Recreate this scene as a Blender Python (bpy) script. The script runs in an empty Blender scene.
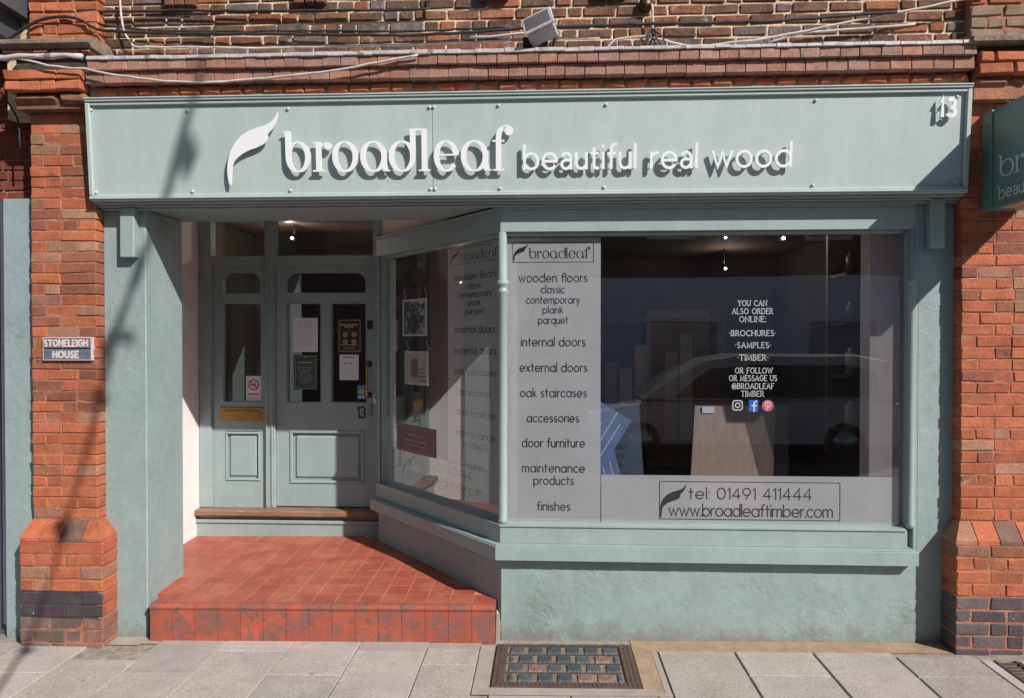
import bpy, math, random
from mathutils import Vector, Matrix
random.seed(7)
R = math.radians
sc = bpy.context.scene
COL = sc.collection
rnd = random.uniform

# ------------------------------------------------------------------ camera
FPX, YAW, PIT, CAM = 700.0, R(2.65), R(0.65), Vector((0, -4.4, 1.85))
cd = bpy.data.cameras.new('camera'); co = bpy.data.objects.new('camera', cd); COL.objects.link(co)
co.location = CAM; co.rotation_euler = (R(90) - PIT, 0, YAW)
cd.sensor_width = 36; cd.lens = FPX / 1024 * 36; cd.clip_start = .05; cd.clip_end = 500
sc.camera = co
_F = Vector((-math.sin(YAW) * math.cos(PIT), math.cos(YAW) * math.cos(PIT), -math.sin(PIT)))
_R = Vector((math.cos(YAW), math.sin(YAW), 0)); _U = _R.cross(_F)

def on_plane(px, py, o, n):            # survey helper: photo measurement -> point of a real plane
    d = _F * FPX + _R * (px - 512) - _U * (py - 349)
    t = (Vector(o) - CAM).dot(Vector(n)) / d.dot(Vector(n))
    return CAM + d * t
def at(px, py, y): return on_plane(px, py, (0, y, 0), (0, 1, 0))

def g(x): return .013 * (x - 2.3)      # the street falls gently to the left

# ------------------------------------------------------------------ mesh builder
class MB:
    def __init__(s, M=None):
        s.v, s.f, s.mi, s.c, s.sm = [], [], [], [], []
        s.M = M
    def add(s, verts, faces, mat=0, col=(1, 1, 1), smooth=False, M=None):
        M = M or s.M; b = len(s.v)
        for p in verts:
            p = Vector(p); s.v.append(M @ p if M else p)
        for f in faces:
            s.f.append([b + i for i in f]); s.mi.append(mat); s.c.append(col); s.sm.append(smooth)
    def quad(s, a, b, c, d, **k): s.add([a, b, c, d], [(0, 1, 2, 3)], **k)
    def box(s, lo, hi, **k): s.cbox(lo, hi, 0, **k)
    def cbox(s, lo, hi, ch=.004, jit=0, jn=0, **k):
        lo = Vector(lo); hi = Vector(hi)
        if ch <= 0:
            x0, y0, z0 = lo; x1, y1, z1 = hi
            V = [(x0, y0, z0), (x1, y0, z0), (x1, y1, z0), (x0, y1, z0), (x0, y0, z1), (x1, y0, z1), (x1, y1, z1), (x0, y1, z1)]
            s.add(V, [(0, 3, 2, 1), (4, 5, 6, 7), (0, 1, 5, 4), (1, 2, 6, 5), (2, 3, 7, 6), (3, 0, 4, 7)], **k); return
        V = []; idx = {}
        for cx in (0, 1):
            for cy in (0, 1):
                for cz in (0, 1):
                    sg = (1 - 2 * cx, 1 - 2 * cy, 1 - 2 * cz)
                    p = Vector(((lo, hi)[cx][0], (lo, hi)[cy][1], (lo, hi)[cz][2]))
                    p += Vector((rnd(-jit, jit), rnd(-jn, jn), rnd(-jit, jit)))
                    c = ch * (rnd(.6, 1.9) if jit else 1)
                    for ax in range(3):
                        q = p.copy()
                        for o in range(3):
                            if o != ax: q[o] += sg[o] * c
                        idx[(cx, cy, cz, ax)] = len(V); V.append(q)
        I = lambda a, b, c, ax: idx[(a, b, c, ax)]
        F = []
        F.append([I(0, 0, 0, 0), I(0, 0, 1, 0), I(0, 1, 1, 0), I(0, 1, 0, 0)]); F.append([I(1, 0, 0, 0), I(1, 1, 0, 0), I(1, 1, 1, 0), I(1, 0, 1, 0)])
        F.append([I(0, 0, 0, 1), I(1, 0, 0, 1), I(1, 0, 1, 1), I(0, 0, 1, 1)]); F.append([I(0, 1, 0, 1), I(0, 1, 1, 1), I(1, 1, 1, 1), I(1, 1, 0, 1)])
        F.append([I(0, 0, 0, 2), I(0, 1, 0, 2), I(1, 1, 0, 2), I(1, 0, 0, 2)]); F.append([I(0, 0, 1, 2), I(1, 0, 1, 2), I(1, 1, 1, 2), I(0, 1, 1, 2)])
        for a in (0, 1):
            for b in (0, 1):
                e = [I(0, a, b, 1), I(1, a, b, 1), I(1, a, b, 2), I(0, a, b, 2)]; F.append(e if (a + b) % 2 == 1 else e[::-1])
                e = [I(a, 0, b, 0), I(a, 1, b, 0), I(a, 1, b, 2), I(a, 0, b, 2)]; F.append(e if (a + b) % 2 == 0 else e[::-1])
                e = [I(a, b, 0, 0), I(a, b, 1, 0), I(a, b, 1, 1), I(a, b, 0, 1)]; F.append(e if (a + b) % 2 == 1 else e[::-1])
        for a in (0, 1):
            for b in (0, 1):
                for c in (0, 1):
                    t = [I(a, b, c, 0), I(a, b, c, 1), I(a, b, c, 2)]; F.append(t if (a + b + c) % 2 else t[::-1])
        s.add(V, F, **k)
    def prism(s, pts, y0, y1, axes='xz', **k):
        # closed outline extruded between two depths
        n = len(pts)
        mk = {'xz': lambda p, d: (p[0], d, p[1]), 'xy': lambda p, d: (p[0], p[1], d), 'yz': lambda p, d: (d, p[0], p[1])}[axes]
        V = [mk(p, y0) for p in pts] + [mk(p, y1) for p in pts]
        F = [tuple(range(n)), tuple(range(2 * n - 1, n - 1, -1))]
        for i in range(n):
            j = (i + 1) % n; F.append((j, i, n + i, n + j))
        s.add(V, F, **k)
    def ring(s, outer, inner, y0, y1, **k):
        n = len(outer)
        V = [(p[0], y0, p[1]) for p in outer] + [(p[0], y0, p[1]) for p in inner] + [(p[0], y1, p[1]) for p in outer] + [(p[0], y1, p[1]) for p in inner]
        F = []
        for i in range(n):
            j = (i + 1) % n
            F += [(i, j, n + j, n + i), (2 * n + j, 2 * n + i, 3 * n + i, 3 * n + j), (j, i, 2 * n + i, 2 * n + j), (n + i, n + j, 3 * n + j, 3 * n + i)]
        s.add(V, F, **k)
    def tube(s, path, r, seg=8, **k):
        path = [Vector(p) for p in path]; n = len(path); V = []
        rr = r if isinstance(r, (list, tuple)) else [r] * n
        k.setdefault('smooth', True)
        prev = None
        for i, p in enumerate(path):
            t = (path[min(i + 1, n - 1)] - path[max(i - 1, 0)]).normalized()
            if prev is None:
                a = Vector((0, 0, 1)) if abs(t.z) < .9 else Vector((1, 0, 0))
                u = t.cross(a).normalized()
            else: u = (prev - t * prev.dot(t)).normalized()
            prev = u; w = t.cross(u)
            for j in range(seg):
                q = 2 * math.pi * j / seg
                V.append(p + (u * math.cos(q) + w * math.sin(q)) * rr[i])
        F = []
        for i in range(n - 1):
            for j in range(seg):
                a = i * seg + j; b = i * seg + (j + 1) % seg
                F.append((a, b, b + seg, a + seg))
        F += [tuple(range(seg - 1, -1, -1)), tuple(range((n - 1) * seg, n * seg))]
        s.add(V, F, **k)
    def lathe(s, prof, cx, cy, seg=20, axis='z', **k):
        # profile (radius, height) turned about a vertical (or depth-wise) axis
        k.setdefault('smooth', True); V = []; n = len(prof)
        for r, h in prof:
            for j in range(seg):
                q = 2 * math.pi * j / seg
                V.append((cx + r * math.cos(q), cy + r * math.sin(q), h) if axis == 'z' else (cx + r * math.cos(q), h, cy + r * math.sin(q)))
        F = []
        for i in range(n - 1):
            for j in range(seg):
                a = i * seg + j; b = i * seg + (j + 1) % seg
                F.append((a, b, b + seg, a + seg) if axis == 'z' else (a, a + seg, b + seg, b))
        e0, e1 = tuple(range(seg - 1, -1, -1)), tuple(range((n - 1) * seg, n * seg))
        F += [e0, e1] if axis == 'z' else [e0[::-1], e1[::-1]]
        s.add(V, F, **k)
    def build(s, name, mats, parent=None, label=None, cat=None, group=None, kind=None):
        if not isinstance(mats, (list, tuple)): mats = [mats]
        xs = [p[0] for p in s.v]; ys = [p[1] for p in s.v]; zs = [p[2] for p in s.v]
        org = Vector(((min(xs) + max(xs)) / 2, (min(ys) + max(ys)) / 2, min(zs)))
        me = bpy.data.meshes.new(name)
        me.from_pydata([p - org for p in s.v], [], s.f)
        for m in mats: me.materials.append(m)
        me.polygons.foreach_set('material_index', s.mi); me.polygons.foreach_set('use_smooth', s.sm)
        if any(c != (1, 1, 1) for c in s.c):
            ca = me.color_attributes.new('tone', 'FLOAT_COLOR', 'CORNER'); buf = []
            for f, c in zip(s.f, s.c): buf += [c[0], c[1], c[2], 1.0] * len(f)
            ca.data.foreach_set('color', buf)
        me.update()
        o = bpy.data.objects.new(name, me); COL.objects.link(o)
        o['_w'] = tuple(org)
        if parent:
            o.parent = parent; o.location = org - Vector(parent['_w'])
        else: o.location = org
        return tag(o, label, cat, group, kind)

def tag(o, label=None, cat=None, group=None, kind=None):
    if label: o['label'] = label
    if cat: o['category'] = cat
    if group: o['group'] = group
    if kind: o['kind'] = kind
    return o
def bevel(o, w=.004):
    b = o.modifiers.new('soft_edges', 'BEVEL'); b.width = w; b.segments = 2; b.limit_method = 'ANGLE'; b.angle_limit = R(40)
def thing(name, loc, label, cat, group=None):
    o = bpy.data.objects.new(name, None); COL.objects.link(o); o.location = loc; o['_w'] = tuple(loc)
    o.empty_display_size = .1
    return tag(o, label, cat, group)

# ------------------------------------------------------------------ materials
def lin(r, g_, b): return tuple(((c / 255) / 12.92 if c / 255 <= .04045 else ((c / 255 + .055) / 1.055) ** 2.4) for c in (r, g_, b))
def mat(name, color, rough=.6, attr=False, var=.15, vscale=6, var2=0, v2scale=40, bump=0, bscale=60, bump2=0, b2scale=12, metal=0, spec=.5,
        stain=None, stretch=None, emit=None, estr=0, coat=0, detail=6, patchy=False, basedirt=None, gum=False, streak=0):
    m = bpy.data.materials.new(name); m.use_nodes = True; nt = m.node_tree; N = nt.nodes; L = nt.links
    bs = N['Principled BSDF']; bs.inputs['Roughness'].default_value = rough; bs.inputs['Metallic'].default_value = metal
    bs.inputs['Specular IOR Level'].default_value = spec; bs.inputs['Coat Weight'].default_value = coat
    tc = N.new('ShaderNodeTexCoord'); vec = tc.outputs['Object']
    if stretch:
        mp = N.new('ShaderNodeMapping'); mp.inputs['Scale'].default_value = stretch; L.new(vec, mp.inputs['Vector']); svec = mp.outputs['Vector']
    else: svec = vec
    def noise(scale, det=detail, v=None, rg=.6):
        n = N.new('ShaderNodeTexNoise'); n.inputs['Scale'].default_value = scale; n.inputs['Detail'].default_value = det; n.inputs['Roughness'].default_value = rg
        L.new(v or vec, n.inputs['Vector']); return n
    def mult(c_out, n, amt, lo=.3, hi=.7):
        mr = N.new('ShaderNodeMapRange'); mr.inputs['From Min'].default_value = lo; mr.inputs['From Max'].default_value = hi
        mr.inputs['To Min'].default_value = 1 - amt; mr.inputs['To Max'].default_value = 1 + amt; L.new(n.outputs['Fac'], mr.inputs['Value'])
        mx = N.new('ShaderNodeMix'); mx.data_type = 'RGBA'; mx.blend_type = 'MULTIPLY'; mx.inputs['Factor'].default_value = 1
        L.new(c_out, mx.inputs['A']); L.new(mr.outputs['Result'], mx.inputs['B']); return mx.outputs['Result']
    rgb = N.new('ShaderNodeRGB'); rgb.outputs[0].default_value = (*color, 1); c = rgb.outputs[0]
    if attr:
        a = N.new('ShaderNodeAttribute'); a.attribute_name = 'tone'
        mx = N.new('ShaderNodeMix'); mx.data_type = 'RGBA'; mx.blend_type = 'MULTIPLY'; mx.inputs['Factor'].default_value = 1
        L.new(c, mx.inputs['A']); L.new(a.outputs['Color'], mx.inputs['B']); c = mx.outputs['Result']
    if var: c = mult(c, noise(vscale, v=svec), var)
    if var2: c = mult(c, noise(v2scale, v=svec), var2)
    if stain:
        for (sc_, st_scale, lo, hi) in (stain if isinstance(stain, list) else [stain]):
            n = noise(st_scale, 8, svec, .65)
            mr = N.new('ShaderNodeMapRange'); mr.inputs['From Min'].default_value = lo; mr.inputs['From Max'].default_value = hi
            L.new(n.outputs['Fac'], mr.inputs['Value'])
            mx = N.new('ShaderNodeMix'); mx.data_type = 'RGBA'; L.new(mr.outputs['Result'], mx.inputs['Factor'])
            L.new(c, mx.inputs['A']); mx.inputs['B'].default_value = (*sc_, 1); c = mx.outputs['Result']
    if streak:      # rain streaks: noise drawn out down the face
        mp = N.new('ShaderNodeMapping'); mp.inputs['Scale'].default_value = (14, 14, .8); L.new(vec, mp.inputs['Vector'])
        c = mult(c, noise(1, 5, mp.outputs['Vector'], .7), streak, .25, .75)
    if gum:         # old chewing gum and spots
        vo = N.new('ShaderNodeTexVoronoi'); vo.inputs['Scale'].default_value = 5.5; vo.inputs['Randomness'].default_value = 1; L.new(vec, vo.inputs['Vector'])
        mr = N.new('ShaderNodeMapRange'); mr.inputs['From Min'].default_value = .085; mr.inputs['From Max'].default_value = .06; L.new(vo.outputs['Distance'], mr.inputs['Value'])
        sp = N.new('ShaderNodeSeparateColor'); L.new(vo.outputs['Color'], sp.inputs[0])
        gt = N.new('ShaderNodeMath'); gt.operation = 'GREATER_THAN'; gt.inputs[1].default_value = .72; L.new(sp.outputs[0], gt.inputs[0])
        mu = N.new('ShaderNodeMath'); mu.operation = 'MULTIPLY'; L.new(mr.outputs['Result'], mu.inputs[0]); L.new(gt.outputs[0], mu.inputs[1])
        m2 = N.new('ShaderNodeMath'); m2.operation = 'MULTIPLY'; m2.inputs[1].default_value = .55; L.new(mu.outputs[0], m2.inputs[0])
        mx = N.new('ShaderNodeMix'); mx.data_type = 'RGBA'; L.new(m2.outputs[0], mx.inputs['Factor']); L.new(c, mx.inputs['A']); mx.inputs['B'].default_value = (.12, .11, .105, 1); c = mx.outputs['Result']
    if basedirt:    # splashed dirt and lost paint along the foot of the wall, ragged by noise
        sx_ = N.new('ShaderNodeSeparateXYZ'); L.new(vec, sx_.inputs[0])
        n = noise(9, 8, None, .7)
        ad = N.new('ShaderNodeMath'); ad.operation = 'MULTIPLY_ADD'; ad.inputs[1].default_value = -.42; L.new(n.outputs['Fac'], ad.inputs[0]); L.new(sx_.outputs['Z'], ad.inputs[2])
        mr = N.new('ShaderNodeMapRange'); mr.inputs['From Min'].default_value = -.06; mr.inputs['From Max'].default_value = -.19; L.new(ad.outputs[0], mr.inputs['Value'])
        m2 = N.new('ShaderNodeMath'); m2.operation = 'MULTIPLY'; m2.inputs[1].default_value = .75; L.new(mr.outputs['Result'], m2.inputs[0])
        mx = N.new('ShaderNodeMix'); mx.data_type = 'RGBA'; L.new(m2.outputs[0], mx.inputs['Factor']); L.new(c, mx.inputs['A']); mx.inputs['B'].default_value = (*basedirt, 1); c = mx.outputs['Result']
    L.new(c, bs.inputs['Base Color'])
    h = None; pm = None
    if patchy:
        pn = noise(2.6, 4); pm = N.new('ShaderNodeMapRange'); pm.inputs['From Min'].default_value = .42; pm.inputs['From Max'].default_value = .68; pm.inputs['To Min'].default_value = .12; L.new(pn.outputs['Fac'], pm.inputs['Value'])
    for st, scl in ((bump, bscale), (bump2, b2scale)):
        if st:
            n = noise(scl, 5); b = N.new('ShaderNodeBump'); b.inputs['Strength'].default_value = 1; b.inputs['Distance'].default_value = st
            L.new(n.outputs['Fac'], b.inputs['Height'])
            if pm: L.new(pm.outputs['Result'], b.inputs['Strength'])
            if h: L.new(h, b.inputs['Normal'])
            h = b.outputs['Normal']
    if h: L.new(h, bs.inputs['Normal'])
    if emit:
        bs.inputs['Emission Color'].default_value = (*emit, 1); bs.inputs['Emission Strength'].default_value = estr
    return m

GREEN = (.300, .395, .375)
M = {}
M['fascia'] = mat('fascia_paint', (.41, .480, .464), .45, streak=.04, var=.05, vscale=3, var2=.03, v2scale=25, bump=.0006, bscale=30, bump2=.002, b2scale=2.2, stretch=(1, 1, .35), stain=((.30, .34, .33), 5, .66, .80))
M['paint'] = mat('timber_paint', (.278, .350, .347), .45, streak=.05, var=.08, vscale=5, var2=.04, v2scale=60, bump=.0008, bscale=70, bump2=.0015, b2scale=9,
                 stain=((.5, .53, .5), 26, .70, .74))
M['render'] = mat('painted_render', (.262, .334, .332), .55, patchy=True, streak=.05, basedirt=(.20, .20, .18), var=.09, vscale=4, var2=.06, v2scale=30, bump=.0035, bscale=24, bump2=.008, b2scale=6,
                  stain=[((.17, .19, .17), 3.2, .60, .78), ((.42, .5, .47), 34, .68, .73)])
M['riser'] = mat('rough_render', (.258, .328, .32), .6, patchy=True, streak=.04, basedirt=(.17, .175, .155), var=.1, vscale=4, var2=.07, v2scale=30, bump=.005, bscale=28, bump2=.010, b2scale=7,
                 stain=[((.18, .20, .17), 2.6, .58, .8), ((.42, .5, .47), 30, .67, .72)])
M['brick'] = mat('brick', (1, 1, 1), .85, attr=True, var=.22, vscale=9, var2=.2, v2scale=75, bump=.004, bscale=90, bump2=.004, b2scale=25, spec=.25,
                 stain=[((.52, .38, .29), 16, .68, .76), ((.10, .055, .05), 7, .63, .75)])
M['mortar'] = mat('brick_mortar', (.35, .155, .10), .95, var=.3, vscale=14, var2=.2, v2scale=70, bump=.006, bscale=90, spec=.1, stain=((.55, .40, .32), 4, .60, .70))
M['pale_mortar'] = mat('lime_mortar', (.62, .48, .33), .95, var=.25, vscale=12, var2=.2, v2scale=80, bump=.008, bscale=80, spec=.1)
M['dark_brick'] = mat('weathered_brick', (1, 1, 1), .9, attr=True, var=.35, vscale=11, var2=.25, v2scale=60, bump=.008, bscale=60, spec=.2,
                      stain=[((.36, .31, .30), 8, .62, .70)])
M['lead'] = mat('lead', (.50, .46, .46), .5, var=.25, vscale=9, bump=.004, bscale=30, stain=((.2, .17, .16), 9, .56, .64))
M['stone'] = mat('weathered_stone', (.21, .16, .12), .9, var=.3, vscale=8, var2=.2, v2scale=60, bump=.01, bscale=40)
M['slab'] = mat('paving_slab', (1, 1, 1), .8, attr=True, gum=True, var=.14, vscale=4, var2=.32, v2scale=110, bump=.0016, bscale=220, spec=.3,
                stain=[((.24, .20, .19), 4, .62, .8), ((.10, .09, .09), 38, .735, .75), ((.62, .57, .54), 60, .71, .74)])
M['joint'] = mat('paving_joint', (.30, .25, .21), .95, var=.3, vscale=20, var2=.3, v2scale=90, bump=.004, bscale=100)
M['cement'] = mat('cement', (.36, .31, .27), .9, var=.15, vscale=8, var2=.1, v2scale=120, bump=.003, bscale=120)
M['sand'] = mat('sandy_mortar', (.40, .27, .17), .95, var=.18, vscale=10, var2=.35, v2scale=220, bump=.006, bscale=200)
M['tile'] = mat('red_quarry_tile', (1, 1, 1), .42, attr=True, var=.16, vscale=5, var2=.1, v2scale=50, bump=.0016, bscale=60, bump2=.002, b2scale=12,
                stain=[((.45, .16, .095), 5.5, .46, .70), ((.30, .065, .045), 3, .55, .75), ((.22, .10, .08), 14, .62, .68)], spec=.35)
M['riser_tile'] = mat('worn_red_tile', (1, 1, 1), .55, attr=True, var=.16, vscale=6, var2=.12, v2scale=60, bump=.002, bscale=70,
                stain=[((.24, .10, .08), 8, .47, .58), ((.17, .095, .08), 19, .55, .64)], spec=.35)
M['grout'] = mat('tile_grout', (.50, .22, .15), .9, var=.3, vscale=18, bump=.002, bscale=80)
M['white_wall'] = mat('white_painted_wall', (.78, .74, .73), .7, var=.05, vscale=3, bump=.003, bscale=25)
M['pink_plaster'] = mat('pinkish_plaster', (.80, .65, .60), .8, var=.06, vscale=3, bump=.002, bscale=25)
M['white'] = mat('white_acrylic', (.80, .80, .82), .3, var=.03, vscale=5)
M['letter_edge'] = M['white']
M['screw'] = mat('screw_cap', (.5, .55, .54), .3, var=.05)
M['black_vinyl'] = mat('black_vinyl', (.022, .022, .026), .4, var=.1)
M['white_vinyl'] = mat('white_vinyl', (.80, .80, .80), .5, var=.03)
M['brass'] = mat('aged_brass', (.50, .27, .075), .38, metal=.85, var=.2, vscale=20, bump=.001, bscale=60)
M['brass_plate'] = mat('brass_plate', (.42, .23, .085), .45, metal=.6, var=.15, vscale=20, stretch=(.3, 1, 3))
M['dark_bronze'] = mat('dark_bronze', (.10, .055, .03), .4, metal=.7, var=.2)
M['steel'] = mat('satin_steel', (.5, .5, .5), .35, metal=.9, var=.1)
M['iron'] = mat('rusty_iron', (.105, .068, .055), .75, var=.35, vscale=18, var2=.2, v2scale=80, bump=.003, bscale=90, metal=.2)
M['black'] = mat('black_plastic', (.018, .018, .02), .5, var=.2)
M['cable_white'] = mat('weathered_white_cable', (.55, .48, .44), .7, var=.25, vscale=14)
M['cable_black'] = mat('black_cable', (.03, .024, .022), .7, var=.3, vscale=14)
M['paper'] = mat('white_paper', (.72, .70, .72), .7, var=.03)
M['grey_ink'] = mat('grey_ink', (.30, .30, .31), .7, var=.1)
M['gold_ink'] = mat('gold_ink', (.55, .36, .12), .5, var=.1)
M['red_ink'] = mat('red_ink', (.55, .03, .03), .6, var=.05)
M['sign_black'] = mat('notice_black', (.03, .028, .026), .5, var=.1)
M['sign_green'] = mat('notice_dark_green', (.05, .075, .065), .5, var=.1)
M['sign_maroon'] = mat('notice_maroon', (.15, .045, .06), .5, var=.1)
M['blue_paper'] = mat('blue_sticker', (.12, .22, .48), .5, var=.1)
M['social_blue'] = mat('blue_vinyl', (.03, .17, .72), .5, var=.05)
M['social_pink'] = mat('pink_vinyl', (.75, .16, .22), .5, var=.05)
M['door_wood'] = mat('worn_timber_threshold', (.23, .125, .085), .7, var=.25, vscale=8, stretch=(.5, 4, 8), bump=.004, bscale=40, stain=((.36, .24, .18), 14, .58, .66))
M['sign_teal'] = mat('sign_teal_paint', (.135, .235, .215), .4, var=.05, vscale=4)
M['sign_text'] = mat('sign_pale_lettering', (.55, .60, .58), .5, var=.05)
M['plywood'] = mat('raw_plywood', (.45, .30, .2), .8, var=.2, vscale=20, stretch=(1, .2, 4))
M['plaque_blue'] = mat('plaque_blue_enamel', (.13, .135, .19), .5, var=.25, vscale=30, stain=((.30, .14, .09), 38, .60, .66))
M['plaque_white'] = mat('plaque_white_enamel', (.60, .51, .47), .5, var=.15, vscale=40, stain=((.35, .15, .09), 60, .64, .7))
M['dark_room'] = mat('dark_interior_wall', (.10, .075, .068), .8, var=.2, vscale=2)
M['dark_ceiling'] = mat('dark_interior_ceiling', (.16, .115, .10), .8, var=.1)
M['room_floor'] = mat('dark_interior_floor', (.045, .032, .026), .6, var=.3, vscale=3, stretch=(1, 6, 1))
M['plinth'] = mat('display_plinth', (.07, .055, .05), .6, var=.2)
M['mauve_wall'] = mat('pale_interior_wall', (.86, .74, .74), .8, var=.08)
M['oak'] = mat('pale_oak_board', (.235, .165, .135), .6, var=.16, vscale=7, var2=.1, v2scale=30, stretch=(6, 6, .7), bump=.001, bscale=40, stain=((.10, .065, .05), 6, .68, .76))
M['walnut'] = mat('dark_walnut_board', (.075, .05, .045), .55, var=.25, vscale=8, stretch=(6, 6, .6))
M['navy'] = mat('navy_display_board', (.035, .05, .085), .6, var=.1)
M['blue_board'] = mat('blue_sample_board', (.085, .135, .26), .5, var=.15, vscale=10)
M['blue_line'] = mat('pale_blue_joint', (.50, .55, .62), .6, var=.1)
M['shelf_wood'] = mat('shelf_wood', (.13, .09, .07), .6, var=.2)
M['tin'] = mat('paint_tin', (.12, .05, .05), .4, var=.3, vscale=8)
M['tin_grey'] = mat('grey_tin', (.4, .38, .38), .4, var=.2, vscale=8)
M['lamp_white'] = mat('lit_lamp', (.9, .85, .8), .5, emit=(1, .93, .82), estr=3)
M['lamp_warm'] = mat('lit_warm_lamp', (.9, .8, .6), .5, emit=(1, .72, .36), estr=2.2)
M['asphalt'] = mat('asphalt', (.05, .05, .052), .85, var=.2, vscale=1.5, var2=.3, v2scale=150, bump=.004, bscale=200)
M['slate'] = mat('slate_grey_panel', (.07, .08, .10), .5, var=.2)
M['photo_dark'] = mat('photo_print_dark', (.05, .06, .075), .4, var=.6, vscale=22, stain=[((.70, .72, .76), 13, .52, .57), ((.45, .18, .10), 9, .56, .60)])
M['photo_wood'] = mat('photo_print_brown', (.42, .18, .10), .4, var=.2, vscale=12)
M['photo_grey'] = mat('photo_print_grey', (.62, .60, .60), .4, var=.15, vscale=12)
M['car_paint'] = mat('silver_car_paint', (.50, .52, .55), .25, var=.03, coat=.6)
M['car_glass'] = mat('car_glass', (.06, .07, .085), .05, var=.05)
M['rubber'] = mat('tyre_rubber', (.02, .02, .02), .8, var=.1)
M['opp_brick'] = mat('opposite_brick', (.12, .075, .06), .9, var=.3, vscale=3, bump=.004, bscale=30)
M['opp_shop'] = mat('opposite_painted_shopfront', (.74, .80, .90), .6, var=.15, vscale=1.5)
M['opp_pane'] = mat('opposite_pane', (.30, .34, .42), .3, var=.5, vscale=1.2)
M['bark'] = mat('bark', (.07, .055, .045), .9, var=.3, vscale=20, bump=.006, bscale=40)

def glass_mat(name, tint=(.92, .94, .94), base=.075, boost=1.0):
    m = bpy.data.materials.new(name); m.use_nodes = True; nt = m.node_tree; N = nt.nodes; L = nt.links
    N.remove(N['Principled BSDF']); out = N['Material Output']
    geo = N.new('ShaderNodeNewGeometry')
    dot = N.new('ShaderNodeVectorMath'); dot.operation = 'DOT_PRODUCT'; L.new(geo.outputs['Normal'], dot.inputs[0]); L.new(geo.outputs['Incoming'], dot.inputs[1])
    ab = N.new('ShaderNodeMath'); ab.operation = 'ABSOLUTE'; L.new(dot.outputs['Value'], ab.inputs[0])
    om = N.new('ShaderNodeMath'); om.operation = 'SUBTRACT'; om.inputs[0].default_value = 1; L.new(ab.outputs[0], om.inputs[1])
    pw = N.new('ShaderNodeMath'); pw.operation = 'POWER'; pw.inputs[1].default_value = 5; L.new(om.outputs[0], pw.inputs[0])
    ma = N.new('ShaderNodeMath'); ma.operation = 'MULTIPLY_ADD'; ma.inputs[1].default_value = (1 - base) * boost; ma.inputs[2].default_value = base; ma.use_clamp = True; L.new(pw.outputs[0], ma.inputs[0])
    tr = N.new('ShaderNodeBsdfTransparent'); tr.inputs['Color'].default_value = (*tint, 1)
    gl = N.new('ShaderNodeBsdfGlossy'); gl.inputs['Roughness'].default_value = 0.0
    # faint waviness of old float glass
    tc = N.new('ShaderNodeTexCoord'); nz = N.new('ShaderNodeTexNoise'); nz.inputs['Scale'].default_value = 1.6; nz.inputs['Detail'].default_value = 1; L.new(tc.outputs['Object'], nz.inputs['Vector'])
    bp = N.new('ShaderNodeBump'); bp.inputs['Distance'].default_value = .0012; bp.inputs['Strength'].default_value = 1; L.new(nz.outputs['Fac'], bp.inputs['Height']); L.new(bp.outputs['Normal'], gl.inputs['Normal'])
    mx = N.new('ShaderNodeMixShader'); L.new(ma.outputs[0], mx.inputs[0]); L.new(tr.outputs[0], mx.inputs[1]); L.new(gl.outputs[0], mx.inputs[2])
    L.new(mx.outputs[0], out.inputs['Surface']); return m
M['glass'] = glass_mat('window_glass', base=.22)
def vinyl_mat(name, color, clear):
    m = bpy.data.materials.new(name); m.use_nodes = True; nt = m.node_tree; N = nt.nodes; L = nt.links
    N.remove(N['Principled BSDF']); out = N['Material Output']
    tr = N.new('ShaderNodeBsdfTransparent'); df = N.new('ShaderNodeBsdfDiffuse'); df.inputs['Color'].default_value = (*color, 1)
    tl = N.new('ShaderNodeBsdfTranslucent'); tl.inputs['Color'].default_value = (*color, 1)
    tc = N.new('ShaderNodeTexCoord'); nz = N.new('ShaderNodeTexNoise'); nz.inputs['Scale'].default_value = 5; nz.inputs['Detail'].default_value = 6; L.new(tc.outputs['Object'], nz.inputs['Vector'])
    mr = N.new('ShaderNodeMapRange'); mr.inputs['To Min'].default_value = clear - .08; mr.inputs['To Max'].default_value = clear + .08; L.new(nz.outputs['Fac'], mr.inputs['Value'])
    m1 = N.new('ShaderNodeMixShader'); m1.inputs[0].default_value = .35; L.new(df.outputs[0], m1.inputs[1]); L.new(tl.outputs[0], m1.inputs[2])
    m2 = N.new('ShaderNodeMixShader'); L.new(mr.outputs['Result'], m2.inputs[0]); L.new(m1.outputs[0], m2.inputs[1]); L.new(tr.outputs[0], m2.inputs[2])
    L.new(m2.outputs[0], out.inputs['Surface']); return m
M['vinyl'] = vinyl_mat('frosted_vinyl', (.74, .725, .75), .15)

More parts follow.
